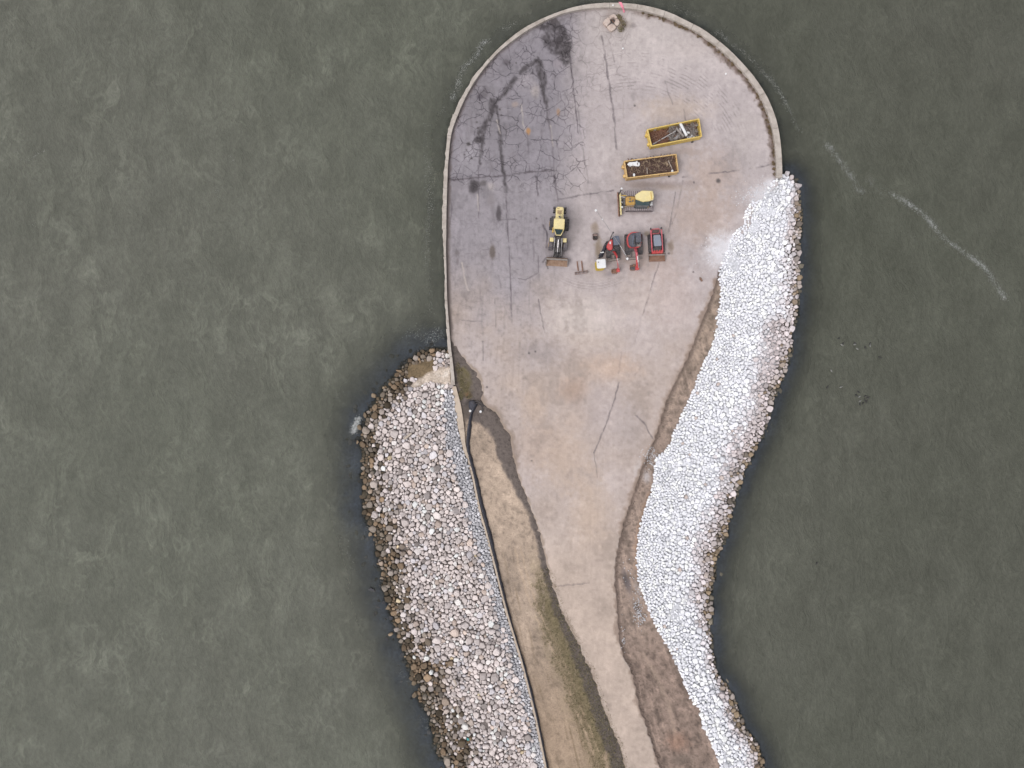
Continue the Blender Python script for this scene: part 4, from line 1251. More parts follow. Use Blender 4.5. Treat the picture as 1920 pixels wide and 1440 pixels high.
B(t).slab(rect(f, 40, 49, -12.2, -9.6), 1.1, 1.5, .03).done("access_step", M_yel); B(t).slab(rect(f, 42, 48, 9.8, 11.6), 1.1, 1.45, .03).done("access_step", M_dark)
for sg in (-1, 1): b = B(t); b.tube([(*f(38, sg * 9), 2.3), (*f(40.5, sg * 13.2), 2.2)], .03, 5); b.slab(rect(f, 39, 43, sg * 12.6, sg * 13.8), 2.0, 2.4); b.done("mirror", M_blk, cab)
B(t).slab(rect(f, 52, 86, -5.8, 5.8), .55, 1.15, .04).slab(rect(f, 57, 74, -4.4, 4.4), 1.1, 1.55, .05).done("front_frame", M_dark)
for sg in (-1, 1):
    prof = [(55, 1.75), (60, 2.0), (76, 1.7), (93, .75), (96, .45), (92, .42), (74, 1.25), (58, 1.5)]
    B(t).hull([(*f(q, sg * 6.2), z) for q, z in prof], [(*f(q, sg * 7.6), z) for q, z in prof]).done("lift_arm", M_dark)
    B(t).tube([(*f(59, sg * 7.0), 2.02), (*f(76, sg * 7.0), 1.74), (*f(92, sg * 7.0), .82)], .035, 5).done("hydraulic_hose", M_steel)
    B(t).slab(rect(f, 59, 66.6, sg * 8.4, sg * 15.8), 1.5, 1.66, .04, 2).done("front_fender", M_pale)
    B(t).cyl((*f(60, sg * 4.4), 1.2), (*f(75, sg * 4.6), 1.0), .08, n=10).cyl((*f(75, sg * 4.6), 1.0), (*f(86, sg * 4.8), .8), .045, n=8).done("lift_cylinder", M_steel)
B(t).cyl((*f(62, .3), 1.75), (*f(77, .2), 1.5), .10, n=10).cyl((*f(77, .2), 1.5), (*f(86, 0), 1.3), .06, n=8).done("tilt_cylinder", M_steel)
B(t).slab(rect(f, 74, 77.5, -4.5, 4.5), 1.35, 1.5, .03).slab(rect(f, 88, 95, -7, 7), .5, .62, .03).tube([(*f(86, 0), 1.3), (*f(95, 0), .7)], .08).done("linkage", M_blk)
bucket(t, f, 96.5, 112.5, 19.6, .06, 1.05, M_grey, M_rust2)

# ---------------------------------------------------------------- bulldozer
t = Thing("bulldozer", "yellow bulldozer with pale roof and rusty blade below the two skips", "bulldozer", 1190, 380)
f = frame(1158, 381.5, 1, -.03)          # s from the blade backwards, t to the top of the picture is negative
f = frame(1158, 383, 1, .0)
g = lambda q, tt=0.0: (1158 + q + .02 * tt, 383 + tt)
for tc in (-18.2, 8.6):
    track(t, g, 14, 66, tc, 9.4, .44, M_trkd, M_trk, 34)
B(t).slab(rect(g, 20, 62, -13, 4), .45, 1.0, .03).done("main_frame", M_dark)
h = B(t).slab(rect(g, 15.6, 34.4, -15, 1.6), .9, 1.75, .12, 2).done("engine_hood", M_och)
b = B(t)
for q, tt in ((23.5, -10), (23, -5), (28.5, -6.2)): b.cyl((*g(q, tt), 1.72), (*g(q, tt), 1.95), .10, n=10)
b.slab(rect(g, 21, 26, -6, -4), 1.73, 1.79); b.done("exhaust_stack", M_dark, h)
B(t).slab(rect(g, 11, 15.2, -12.5, 2), .7, 1.55, .05).done("radiator_guard", M_dark)
cab = B(t).slab([g(34, -9), g(40, -14), g(60, -14), g(60, 2), g(38, 2), g(34, -1)], .9, 2.55, .04).done("cab", M_glass)
B(t).slab([(1191,365.4),(1197,361.2),(1204.5,357),(1224,357.7),(1226,366),(1225.6,374),(1217,377),(1208,377.5),(1207,378.8),(1199,375.6),(1192,372.9)], 2.55, 2.78, .05, 2).done("cab_roof", M_pale, cab)
B(t).slab([(1219.5,360),(1221,360),(1222.6,373),(1221,373.4)], 2.76, 2.83).done("roof_rib", M_yel, cab)
B(t).slab(rect(g, 45, 58.5, 1.6, 5.6), 1.0, 1.5, .06, 2).done("fuel_tank", M_yel)
B(t).slab(rect(g, 44, 58, -25, -20), 1.0, 1.4, .06).done("battery_box", M_yel)
b = B(t).ball((*g(62.5, .6), 1.6), .15).ball((*g(64, -2.6), 1.6), .12).cyl((*g(61, 1.2), 1.1), (*g(66, 0), 1.2), .12); b.done("rear_lamp", M_white)
b = B(t)
b.sheet([(1.6, 1.10), (2.6, .85), (3.0, .5), (2.4, .2), (.6, .05)], lambda q: (1158 + q - .9, 360.6), lambda q: (1158 + q + 1.4, 406), .07)
bl = b.done("blade", M_rust)
B(t).hull([(1161, 361.5, .95), (1164.2, 361.5, .95), (1166, 403, .95), (1162.8, 403, .95)], [(1161, 361.5, .35), (1164.2, 361.5, .35), (1166, 403, .35), (1162.8, 403, .35)], .03).done("blade_back_frame", M_pale, bl)
for tt in (-16, 4.5):
    B(t).hull([(*g(6.5, tt - 1), .75), (*g(30, tt - 1), .75), (*g(30, tt + .8), .75), (*g(6.5, tt + .8), .75)], [(*g(6.5, tt - 1), .5), (*g(30, tt - 1), .5), (*g(30, tt + .8), .5), (*g(6.5, tt + .8), .5)]).done("push_arm", M_yel)
for tt in (-12.5, -2.5):
    B(t).cyl((*g(6.5, tt - 2), .9), (*g(16, tt), 1.2), .07, n=8).done("blade_cylinder", M_steel)
b = B(t).tube([(1160.5, 364, 1.0), (1163, 359, 1.6), (1165.4, 354.8, 1.95)], .07, 6); ms = b.done("blade_mast", M_blk, bl)
B(t).ball((1165.7, 353.6, 2.05), .14).ball((*g(8.6, 5.2), 1.5), .13).done("work_lamp", M_white)
B(t).tube([(1165.7, 354.6, 2.0), (1172, 363, 1.3), (1180, 369, 1.5)], .025, 5).tube([(1166.8, 388, 1.4), (1178, 386.2, 1.6), (1190, 385, 1.6)], .05, 5).done("hydraulic_hose", M_grey)

# ---------------------------------------------------------------- compact excavators
def arcpts(cu, cv, r0, r1, a0, a1, n):
    return [(cu + r0 * math.cos(math.radians(a0 + (a1 - a0) * k / n)), cv + r1 * math.sin(math.radians(a0 + (a1 - a0) * k / n))) for k in range(n + 1)]

t = Thing("compact_excavator", "small red excavator with a slate canopy beside the yellow portable toilet", "excavator", 1148, 470)
f = frame(1148.5, 453, .03, 1)
for tc in (-8.6, 9.6): track(t, f, 0, 30, tc, 7.4, .26, M_blk, M_blk, 28)
B(t).slab(rect(f, 8, 24, -5, 6), .3, .6, .03).done("undercarriage", M_dark)
B(t).slab([(1139,486.5),(1163.5,484),(1164,486.6),(1139.5,490.4)], .05, .42, .02).done("dozer_blade", M_grey)
for tt in (-3.6, 3): b = B(t); b.hull([(*f(26, tt - .6), .4), (*f(34, tt - .6), .35), (*f(34, tt + .6), .35), (*f(26, tt + .6), .4)], [(*f(26, tt - .6), .25), (*f(34, tt - .6), .2), (*f(34, tt + .6), .2), (*f(26, tt + .6), .25)]); b.done("blade_arm", M_dark)
hs_ = B(t).slab([(1137.2,460),(1139,455),(1143,450),(1146,447),(1162,447),(1162,468),(1152,470),(1146,470.6),(1140,467.5)], .6, .95, .06, 2).done("house", M_dark)
B(t).slab([(1137.4,461),(1140,456),(1144,450.5),(1147,447.2),(1149.2,449),(1149,455),(1149.2,466),(1146.5,469),(1141.5,468.2),(1138.2,465)], .95, 1.42, .16, 3).done("engine_cover", M_red, hs_)
B(t).slab([(1143.2,453),(1145.8,453.4),(1145.4,457.6),(1142.6,457.2)], 1.40, 1.46).done("sticker_panel", M_white, hs_)
b = B(t).slab(rect(f, 8, 14, 2.2, 12.6), .95, 1.35, .1, 2).slab(rect(f, 5.6, 8.6, 2.6, 12.4), 1.2, 1.7, .1, 2); b.done("seat", M_blk, hs_)
B(t).slab([(1149.6,442.6),(1160.6,441.6),(1163,455.4),(1161.6,458.6),(1150.6,460)], 2.32, 2.42, .04, 2).done("canopy_roof", M_roof)
b = B(t)
for p in ((1150.4,443.6),(1160,442.8),(1161.6,456.6),(1151.2,458.6)):
    b = B(t); q = Vector(P(*p, 2.35)) - t.org; b.cylw((q.x, q.y, .9), q, .035, n=6); b.done("canopy_post", M_blk)
b = B(t)
for p in ((1152, 468.5), (1160, 467.5)): b.cyl((*p, .95), (*p, 1.5), .025, n=6)
b.slab([(1150.5,463.5),(1161.5,462.5),(1161.8,464.2),(1150.6,465)], 1.25, 1.32); b.done("control_console", M_dark)
b = B(t).hull([(1148, 470.6, .9), (1153.5, 471, 1.0), (1158.6, 480, 1.7), (1155, 481, 1.7)], [(1148, 470.6, .55), (1153.5, 471, .6), (1158.6, 480, 1.3), (1155, 481, 1.3)], .04)
b.hull([(1154.6, 479, 1.75), (1157.6, 478.6, 1.75), (1159.8, 494, 1.85), (1157.6, 494.4, 1.85)], [(1154.6, 479, 1.35), (1157.6, 478.6, 1.35), (1159.8, 494, 1.5), (1157.6, 494.4, 1.5)], .03)
b.done("boom", M_red)
B(t).hull([(1157.4, 492, 1.85), (1160.2, 491.6, 1.85), (1162, 505.4, .8), (1158.6, 506, .8)], [(1157.4, 492, 1.5), (1160.2, 491.6, 1.5), (1162, 505.4, .45), (1158.6, 506, .45)], .03).done("dipper_arm", M_red)
B(t).cyl((1157.5, 484, 1.95), (1159.4, 494, 2.0), .06, n=8).cyl((1159.4, 494, 2.0), (1160.8, 503, 1.2), .045, n=8).done("hydraulic_ram", M_steel)
B(t).slab([(1156,503),(1162,502.6),(1162.6,509.4),(1156.6,510)], .35, .75, .05).done("coupler", M_red)
fb = frame(1152, 504.6, .04, 1)
bucket(t, fb, 0, 7.4, 4.8, .05, .5, M_rust, M_rust, teeth=4)
b = B(t).tube([(1143.5, 452, 1.2), (1145, 445, 1.4), (1150, 435.6, 1.5)], .06, 6).ball((1149.8, 436, 1.5), .12); b.done("exhaust_pipe", M_dark)
B(t).tube([(1138, 454, .9), (1135, 456, 1.0), (1134.6, 460, .9)], .05, 6).done("guard_rail", M_blk)

t = Thing("compact_excavator", "small red excavator with charcoal covers, middle of the three red machines", "excavator", 1188, 464)
f = frame(1186.5, 440, .02, 1)
for tc in (-11, 13): track(t, f, 0, 37, tc, 8.4, .30, M_blk, M_blk, 30)
B(t).slab(rect(f, 10, 30, -7, 9), .3, .7, .03).done("undercarriage", M_dark)
B(t).slab([(1174.4,483),(1204,481.6),(1204.2,484.6),(1174.8,487)], .05, .46, .02).done("dozer_blade", M_grey)
for tt in (-4, 4): b = B(t); b.hull([(*f(30, tt - .8), .45), (*f(43, tt - .8), .35), (*f(43, tt + .8), .35), (*f(30, tt + .8), .45)], [(*f(30, tt - .8), .25), (*f(43, tt - .8), .2), (*f(43, tt + .8), .2), (*f(30, tt + .8), .25)]); b.done("blade_arm", M_dark)
outline = [(1175.2,450)] + arcpts(1188, 449, 13, 14.4, 200, 268, 5) + [(1200,434.6),(1202.4,437),(1203,456),(1201,462),(1196,464.4),(1181,464),(1177,460)]
hs_ = B(t).slab(outline, .65, 1.12, .06, 2).done("house", M_red)
B(t).slab([(1180 + (p[0] - 1189) * .86 + 9.4, 449.6 + (p[1] - 449.6) * .88) for p in outline], 1.1, 1.16, .02).done("deck_mat", M_roof2, hs_)
B(t).slab([(1179,450)] + arcpts(1189, 449, 10, 10.6, 200, 262, 4) + [(1192,438),(1192,463),(1182.6,462.6),(1179.6,458)], 1.1, 1.5, .14, 2).done("engine_cover", M_roof2, hs_)
B(t).slab([(1186,441.6),(1188.4,440.2),(1189.6,446),(1188,452),(1187.6,462),(1186,462)], 1.5, 1.58, .02).done("cover_ridge", M_roof, hs_)
B(t).slab([(1188.2,446),(1190.6,444.4),(1191,447),(1190,450),(1189.6,458),(1188.2,458)], 1.5, 1.56).done("cover_gap", M_blk, hs_)
cab = B(t).slab([(1193,439),(1201,438),(1202,455),(1193.4,456)], 1.1, 2.2, .04).done("cab_frame", M_blk)
B(t).slab([(1191.6,435.8),(1201.6,435),(1203,453.6),(1192.4,454.4)], 2.2, 2.3, .04, 2).done("canopy_roof", M_roof2, cab)
B(t).slab([(1193.4,456),(1200.6,455.4),(1200.8,461.6),(1194,462.2)], 1.12, 1.3, .04).done("floor_plate", M_grey, hs_)
b = B(t)
for p in ((1194.6, 457), (1199.6, 456.6)): b.cyl((*p, 1.2), (*p, 1.75), .025, n=6)
b.tube([(1201.6, 455, 2.2), (1202, 460, 1.7), (1200.6, 463, 1.2)], .035, 6); b.done("control_lever", M_steel, cab)
b = B(t).hull([(1188.4, 466, 1.0), (1194.6, 465.6, 1.0), (1195.4, 474, 1.7), (1191.2, 474.6, 1.7)], [(1188.4, 466, .6), (1194.6, 465.6, .6), (1195.4, 474, 1.2), (1191.2, 474.6, 1.2)], .04)
b.hull([(1191.4, 473, 1.75), (1195.6, 472.6, 1.75), (1196, 488, 1.95), (1192.4, 488.4, 1.95)], [(1191.4, 473, 1.3), (1195.6, 472.6, 1.3), (1196, 488, 1.55), (1192.4, 488.4, 1.55)], .03)
b.done("boom", M_pink)
B(t).hull([(1192.2, 486, 1.95), (1196.2, 485.6, 1.95), (1197.4, 501, .9), (1192.6, 501.4, .9)], [(1192.2, 486, 1.55), (1196.2, 485.6, 1.55), (1197.4, 501, .5), (1192.6, 501.4, .5)], .03).done("dipper_arm", M_red)
B(t).cyl((1195.6, 480, 2.0), (1196.6, 492, 1.9), .06, n=8).cyl((1196.6, 492, 1.9), (1197.6, 502, 1.0), .045, n=8).done("hydraulic_ram", M_steel)
B(t).slab([(1191.6,499),(1198.6,498.6),(1199,505.6),(1192,506.4)], .35, .75, .05).done("coupler", M_red)
fb = frame(1186.6, 497.4, -.05, 1)
bucket(t, fb, 0, 8.6, 4.6, .05, .5, M_rust, M_dark, teeth=4)
B(t).slab([(1187,495.6),(1191.6,495.4),(1191.6,499),(1187.2,499.4)], .3, .7, .03).done("bucket_hinge", M_rust)
B(t).cyl((1177, 484.4, .5), (1176, 485.2, .62), .16, n=10).done("blade_pin_cap", M_white)

# ---------------------------------------------------------------- compact track loader
t = Thing("compact_track_loader", "red compact track loader with a rusty bucket, rightmost of the red machines", "loader", 1230, 456)
f = frame(1229.5, 428, .06, 1)
for tc in (-12.6, 10.6): track(t, f, 12, 45, tc, 6.0, .32, M_blk, M_blk, 30)
B(t).slab(rect(f, 4, 42, -9.4, 8), .3, 1.0, .05).done("chassis", M_dark)
h = B(t).slab(rect(f, 0, 10.5, -8.2, 8.2), .7, 1.55, .1, 2).done("engine_hood", M_pink)
B(t).slab(rect(f, 2.2, 8.6, -6.4, 6.4), 1.535, 1.57).slab(rect(f, 4.4, 9, -7, 3), 1.54, 1.6, .02).cyl((*f(7.4, 5), 1.5), (*f(7.4, 5), 1.75), .09, n=10).done("hood_vent", M_rustd, h)  # vent parts; wide dark slab stands in for the darkness of a recess
cab = B(t).slab(rect(f, 11, 34, -5.6, 8.2), .9, 1.95, .05).done("cab", M_blk)
B(t).slab([f(12.6, -5), f(12.6, 8), f(30, 9.6), f(33.5, 9), f(33.5, -4.6), f(30, -5)], 1.95, 2.06, .05, 2).done("cab_roof", M_roof3, cab)
B(t).slab(rect(f, 33.6, 38, -5, 8.6), .9, 1.3, .04).done("front_grille", M_dark, cab)
for tt in (-9.2, 10.6):
    prof = [(1, 1.7), (4, 1.85), (34, 1.65), (43, .95), (46, .5), (43, .45), (38, 1.0), (32, 1.35), (2, 1.45)]
    B(t).hull([(*f(q, tt - 1.1), z) for q, z in prof], [(*f(q, tt + 1.1), z) for q, z in prof], .02).done("lift_arm", M_pink)
    B(t).cyl((*f(12, tt), .9), (*f(34, tt), 1.25), .06, n=8).done("lift_cylinder", M_steel)
    B(t).cyl((*f(.6, tt - 1), 1.75), (*f(.6, tt + 1), 1.75), .14, n=10).done("arm_pivot", M_blk)
B(t).slab(rect(f, 42.4, 47, -9.4, 11), .35, .85, .05).done("quick_coupler", M_red)
for tt in (-6, -1, 4, 8): B(t).slab(rect(f, 40.6, 45, tt, tt + 2.6), .8, 1.05, .04).done("coupler_ram", M_red)
fb = frame(1231.6, 475, .03, 1)
bucket(t, fb, 0, 15.4, 15.0, .05, .62, M_grey, M_rust, teeth=0)

# ---------------------------------------------------------------- roll-off skips
def skip(label, c, zt, h0, paintm, inner_m, fullness):
    """c: rim corners (px) back-left, back-right, front-right, front-left seen at height zt"""
    cu = sum(p[0] for p in c) / 4; cv = sum(p[1] for p in c) / 4
    q = P(cu, cv, zt)
    t = Thing("roll_off_skip", label, "skip", q[0] * S + 960, 720 - q[1] * S, 0.0, "roll-off skips")
    def uv(a, b_):     # a along the length 0..1, b_ across 0..1
        x = [(1 - a) * (1 - b_) * c[0][k] + a * (1 - b_) * c[1][k] + a * b_ * c[2][k] + (1 - a) * b_ * c[3][k] for k in (0, 1)]
        return tuple(x)
    wa, wb = .013, .038
    def panel(a0, a1, b0, b1, z0, z1, name, m, par=None, bev=0):
        return B(t).slab([uv(a0, b0), uv(a1, b0), uv(a1, b1), uv(a0, b1)], z0, z1, bev).done(name, m, par)
    panel(.0, 1, 0, 1, h0 - .08, h0, "floor", inner_m)
    sides = []
    sides.append(panel(0, 1, 0, wb, h0, zt, "side_panel", paintm)); sides.append(panel(0, 1, 1 - wb, 1, h0, zt, "side_panel", paintm))
    e0 = panel(0, wa, wb, 1 - wb, h0, zt, "end_panel", paintm); e1 = panel(1 - wa, 1, wb, 1 - wb, h0, zt, "end_gate", paintm)
    # rust lining on the long inner faces
    for b0, b1 in ((wb + .002, wb + .012), (1 - wb - .012, 1 - wb - .002)): panel(wa + .01, 1 - wa - .03, b0, b1, h0, zt - .12, "lining", inner_m)
    panel(wa + .002, wa + .006, wb + .02, 1 - wb - .02, h0, zt - .14, "lining", inner_m)
    for o_, (b0, b1) in zip(sides, ((-.004, .05), (.95, 1.004))):
        panel(-.004, 1.004, b0, b1, zt - .02, zt + .06, "top_rail", paintm, o_)
        for k in range(9):
            a = .05 + k * .9 / 8
            bb = (-.022, -.001) if b0 < .5 else (1.001, 1.022)
            panel(a - .007, a + .007, bb[0], bb[1], h0 + .02, zt - .12, "rib", paintm, o_)
    panel(-.008, .018, .03, .97, zt - .02, zt + .055, "top_rail", paintm, e0); panel(.984, 1.005, .03, .97, zt - .02, zt + .085, "top_rail", paintm, e1)
    for b_ in (.30, .82):
        B(t).slab([uv(-.055, b_ - .08), uv(-.002, b_ - .10), uv(-.002, b_ + .10), uv(-.055, b_ + .08)], .35, .95, .06).done("hook_lug", paintm)
    for b_ in (.02, .98):
        for a in (.86,):
            p = B(t); x0 = p.X(*uv(a, b_), zt); sidev = (p.X(*uv(a, 1), zt) - p.X(*uv(a, 0), zt)).normalized()
            c0 = Vector((x0.x, x0.y, .13)) + sidev * (.06 if b_ > .5 else -.06)
            p.cylw(c0 - sidev * .14, c0 + sidev * .14, .13, n=12); p.done("roller", M_dark)
    B(t).slab([uv(.76, .96), uv(.97, .96), uv(.96, 1.075), uv(.80, 1.075)], .25, .42, .03).done("roller_guard", paintm)
    for b_ in (.25, .75): panel(.0, 1, b_ - .05, b_ + .05, .02, h0 - .08, "skid_rail", M_dark)
    return t, uv

R1 = [(1213.4,242.3),(1310.8,222),(1316,255.8),(1221.2,274.6)]
M_skipin = paint("rusty_skip_floor", (142, 98, 80), .85, dirt=(104, 74, 62), amount=.9, scale=1.6)
t1, uv1 = skip("bright yellow roll-off skip holding scrap pipes and metal sheets on a rusty floor", R1, 1.35, .25, M_skip, M_skipin, 0)
R2 = [(1170,301.7),(1268,288.6),(1272.3,322.5),(1175.4,334.5)]
t2, uv2 = skip("faded yellow roll-off skip heaped with brown brush beside the bulldozer", R2, 1.3, .25, M_skip2, M_skipin, 1)

def scrap(name, label, cat, u, v, z, build, m, group=None):
    b = B(org=P(u, v, z)); build(b)
    return tag(b.done(name, m), label, cat, group)
def heap(name, uvf, a0, a1, b0, b1, z0, z1, n, lmin, lmax, r, m, label, cat, seed):
    rs = random.Random(seed)
    b = B(org=P(*uvf((a0 + a1) / 2, (b0 + b1) / 2), z0))
    for k in range(n):
        u_, v_ = uvf(rs.uniform(a0, a1), rs.uniform(b0, b1)); zc = rs.uniform(z0, z1)
        an = rs.uniform(0, math.pi); L = rs.uniform(lmin, lmax) * .5 * S; dz = rs.uniform(-.15, .15)
        p0 = (u_ - math.cos(an) * L, v_ - math.sin(an) * L); p1 = (u_ + math.cos(an) * L, v_ + math.sin(an) * L)
        b.cyl((*p0, zc - dz), (*p1, zc + dz), r * rs.uniform(.6, 1.4), r * .4, 5)
    return tag(b.done(name, m), label, cat, kind="stuff")
def mound(name, uvf, a0, a1, b0, b1, z0, amp, m, seed, label, cat):
    na, nb = 26, 12
    W = []; cl = []
    for j in range(nb + 1):
        for i in range(na + 1):
            a = a0 + (a1 - a0) * i / na; b_ = b0 + (b1 - b0) * j / nb
            e = min(i / na, 1 - i / na, j / nb, 1 - j / nb) * 4
            zz = z0 + amp * (float(fbm(np.array([i * .45 + seed]), np.array([j * .45]), 3, seed)[0]) - .3) + min(e, 1) * amp * .7
            W.append(P(*uvf(a, b_), zz))
    Qm = []
    for j in range(nb):
        for i in range(na):
            k = j * (na + 1) + i; Qm.append((k, k + na + 1, k + na + 2, k + 1))
    me = bpy.data.meshes.new(name); me.from_pydata(W, [], Qm); me.materials.append(m)
    o = link(bpy.data.objects.new(name, me)); return tag(o, label, cat)
# contents of the upper skip
mound("scrap_mound", uv1, .38, .97, .06, .95, .28, .35, M_rustd, 3, "dark heap of small scrap in the right half of the scrap skip", "scrap")
heap("rusty_offcuts", uv1, .05, .92, .1, .9, .35, .80, 190, .15, .7, .05, M_rust, "rusty offcuts strewn over the bare floor of the scrap skip", "scrap", 14)
heap("scrap_rods", uv1, .40, .95, .12, .9, .55, .95, 150, .3, 1.2, .05, M_grey, "thin scrap rods strewn over the dark scrap heap", "scrap", 4)
b = lambda bb: bb.cyl((1223.6, 271, .45), (1267, 245.4, .95), .075, n=10)
scrap("steel_pole", "long slim pale pole lying along the rusty floor of the scrap skip", "pole", 1245, 258, .5, b, M_steel)
b = lambda bb: bb.cyl((1275.4, 230.8, 1.2), (1287.6, 254.4, 1.0), .17, n=12)
scrap("pipe", "bright white pipe lying across the scrap skip, longest of its pipes", "pipe", 1281, 243, .9, b, M_white, "pipes in the scrap skip")
b = lambda bb: bb.cyl((1268, 240, 1.05), (1282, 256, .95), .16, n=12)
scrap("pipe", "dull grey pipe beside the bright white pipe in the scrap skip", "pipe", 1275, 248, .9, b, M_grey, "pipes in the scrap skip")
b = lambda bb: bb.cyl((1275, 240, 1.0), (1277.4, 251, .95), .11, n=12)
scrap("pipe", "short thin pipe between the two thick pipes in the scrap skip", "pipe", 1276, 246, .9, b, M_steel, "pipes in the scrap skip")
for (pp, lab, m) in (([(1288,257),(1297,252),(1303,257),(1299,259.6),(1290,260.4)], "white crumpled sheet at the lower right of the scrap skip", M_white),
                     ([(1264,258),(1272,252),(1275,257),(1268,262),(1262,261.6)], "silver crumpled sheet at the middle of the scrap skip", M_steel),
                     ([(1254,260),(1261,259.6),(1263,263),(1257,264)], "small pale bent sheet near the lower side of the scrap skip", M_steel)):
    cu = sum(p[0] for p in pp) / len(pp); cv = sum(p[1] for p in pp) / len(pp)
    bb = B(org=P(cu, cv, .7)); bb.hull([(x, y, .78 + .10 * math.sin(x * 2.1 + y)) for x, y in pp], [(x, y, .74 + .10 * math.sin(x * 2.1 + y)) for x, y in pp])
    tag(bb.done("metal_sheet", m), lab, "sheet", "sheets in the scrap skip")
for (cu, cv, r_, m, lab) in ((1290.6, 248.6, .19, M_white, "small white lump among the dark scrap right of the pipes"), (1228, 243, .16, M_grey, "pale grey lump in the upper left corner of the scrap skip"),):
    bb = B(org=P(cu, cv, .8)); bb.ball((cu, cv, .85), r_, 8, (1.2, .9, .7)); tag(bb.done("scrap_lump", m), lab, "scrap")
# contents of the lower skip
mound("brush_mound", uv2, .02, .98, .05, .95, .55, .42, M_twig, 8, "brown mound of soil and brush filling the faded skip", "brush")
heap("brush_twigs", uv2, .08, .92, .12, .88, .85, 1.3, 520, .3, 1.3, .035, M_twigd, "tangle of brown twigs on the brush mound", "brush", 9)
heap("pale_twigs", uv2, .08, .92, .15, .85, 1.0, 1.35, 150, .2, .7, .024, M_tan, "pale broken sticks strewn over the brush mound", "brush", 10)
pp = [(1176,307.6),(1180,303.8),(1193,302.8),(1194.4,300.2),(1196,303.6),(1200,304.6),(1199.6,311),(1194,312),(1191,310.6),(1182,311.8)]
bb = B(org=P(1188, 307, 1.1)); bb.slab(pp, 1.05, 1.38, .05); tag(bb.done("foam_block", M_white), "large white block in the upper left of the faded skip", "block")
for (cu, cv, lab) in ((1188.8, 328, "white lump near the lower left corner of the faded skip"), (1260.6, 321, "white lump near the lower right corner of the faded skip")):
    bb = B(org=P(cu, cv, 1.1)); bb.ball((cu, cv, 1.2), .17, 8, (.9, 1.3, .8)); tag(bb.done("white_lump", M_white), lab, "rubbish")
b = lambda bb: bb.hull([(1246.4,304.6,1.3),(1249.6,303,1.3),(1254.4,308.6,1.28),(1251.4,310.6,1.28)], [(1246.4,304.6,1.2),(1249.6,303,1.2),(1254.4,308.6,1.18),(1251.4,310.6,1.18)])
scrap("timber_offcut", "short pale timber offcut on the right part of the brush heap", "timber", 1250, 307, 1.2, b, M_tan)
b = lambda bb: bb.cyl((1253, 301, 1.3), (1260, 316, 1.3), .05, n=6)
scrap("timber_batten", "long thin batten beside the offcut on the brush heap", "timber", 1257, 309, 1.2, b, M_wood)
b = lambda bb: bb.cyl((1213, 314, 1.35), (1213.6, 326, 1.35), .04, n=6)
scrap("timber_batten", "thin upright batten at the middle of the brush heap", "timber", 1213, 320, 1.2, b, M_wood)

# ---------------------------------------------------------------- portable toilet and attachments
t = Thing("portable_toilet", "yellow portable toilet with a bright white roof left of the red excavators", "toilet", 1122, 503)
c4 = [(1118.2,486.4),(1135.4,485),(1137,502),(1119.8,503.6)]
bd = B(t).slab([(1118.9,487.2),(1134.8,486),(1136.2,501.4),(1120.4,502.8)], .12, 2.18, .05, 2).done("cabin", M_lemon)
B(t).slab(c4, 2.18, 2.34, .07, 2).done("roof", M_white)
B(t).cyl((1121.8, 491.6, 2.3), (1121.8, 491.6, 2.5), .07, n=10).done("vent_pipe", M_grey)
B(t).hull([(1124,501.4,2.0),(1133,500.6,2.0),(1133.2,503,2.0),(1124.1,503.8,2.0)], [(1124,501.4,.25),(1133,500.6,.25),(1133.2,503,.25),(1124.1,503.8,.25)]) if False else None
d_ = B(t); q0 = d_.X(1123.6, 503.05, 2.18); q1 = d_.X(1133.4, 502.2, 2.18); nv = Vector((q1.y - q0.y, -(q1.x - q0.x), 0)).normalized() * .03
d_._faces([Vector((q0.x, q0.y, .3)), Vector((q1.x, q1.y, .3)), Vector((q1.x, q1.y, 1.98)), Vector((q0.x, q0.y, 1.98))] + [Vector((q0.x, q0.y, .3)) + nv, Vector((q1.x, q1.y, .3)) + nv, Vector((q1.x, q1.y, 1.98)) + nv, Vector((q0.x, q0.y, 1.98)) + nv],
          [[0, 1, 2, 3], [7, 6, 5, 4], [0, 4, 5, 1], [1, 5, 6, 2], [2, 6, 7, 3], [3, 7, 4, 0]])
dr = d_.done("door", M_lemon)
B(t).slab([(1118,488.4),(1134.6,487),(1136,502.2),(1119.6,503.4)], .0, .12).done("skid_base", M_dark)

t = Thing("pallet_fork", "pallet fork attachment with two rusty tines lying left of the portable toilet", "attachment", 1089, 508)
for (a, b_) in (((1082, 490), (1084.2, 508)), ((1090.4, 489), (1092.4, 507.4))):
    B(t).hull([(a[0] - 1.0, a[1], .10), (a[0] + 1.0, a[1], .10), (b_[0] + 1.2, b_[1], .16), (b_[0] - 1.2, b_[1], .16)], [(a[0] - 1.0, a[1], .04), (a[0] + 1.0, a[1], .04), (b_[0] + 1.2, b_[1], .04), (b_[0] - 1.2, b_[1], .04)]).done("tine", M_rust)
b = B(t).hull([(1077.5, 510.4, .2), (1101.6, 506.8, .2), (1101.8, 508.6, .2), (1077.8, 512.2, .2)], [(1077.5, 510.4, .08), (1101.6, 506.8, .08), (1101.8, 508.6, .08), (1077.8, 512.2, .08)])
b.hull([(1078, 514.4, .55), (1101.4, 511, .55), (1101.6, 512.2, .55), (1078.2, 515.6, .55)], [(1078, 514.4, .42), (1101.4, 511, .42), (1101.6, 512.2, .42), (1078.2, 515.6, .42)])
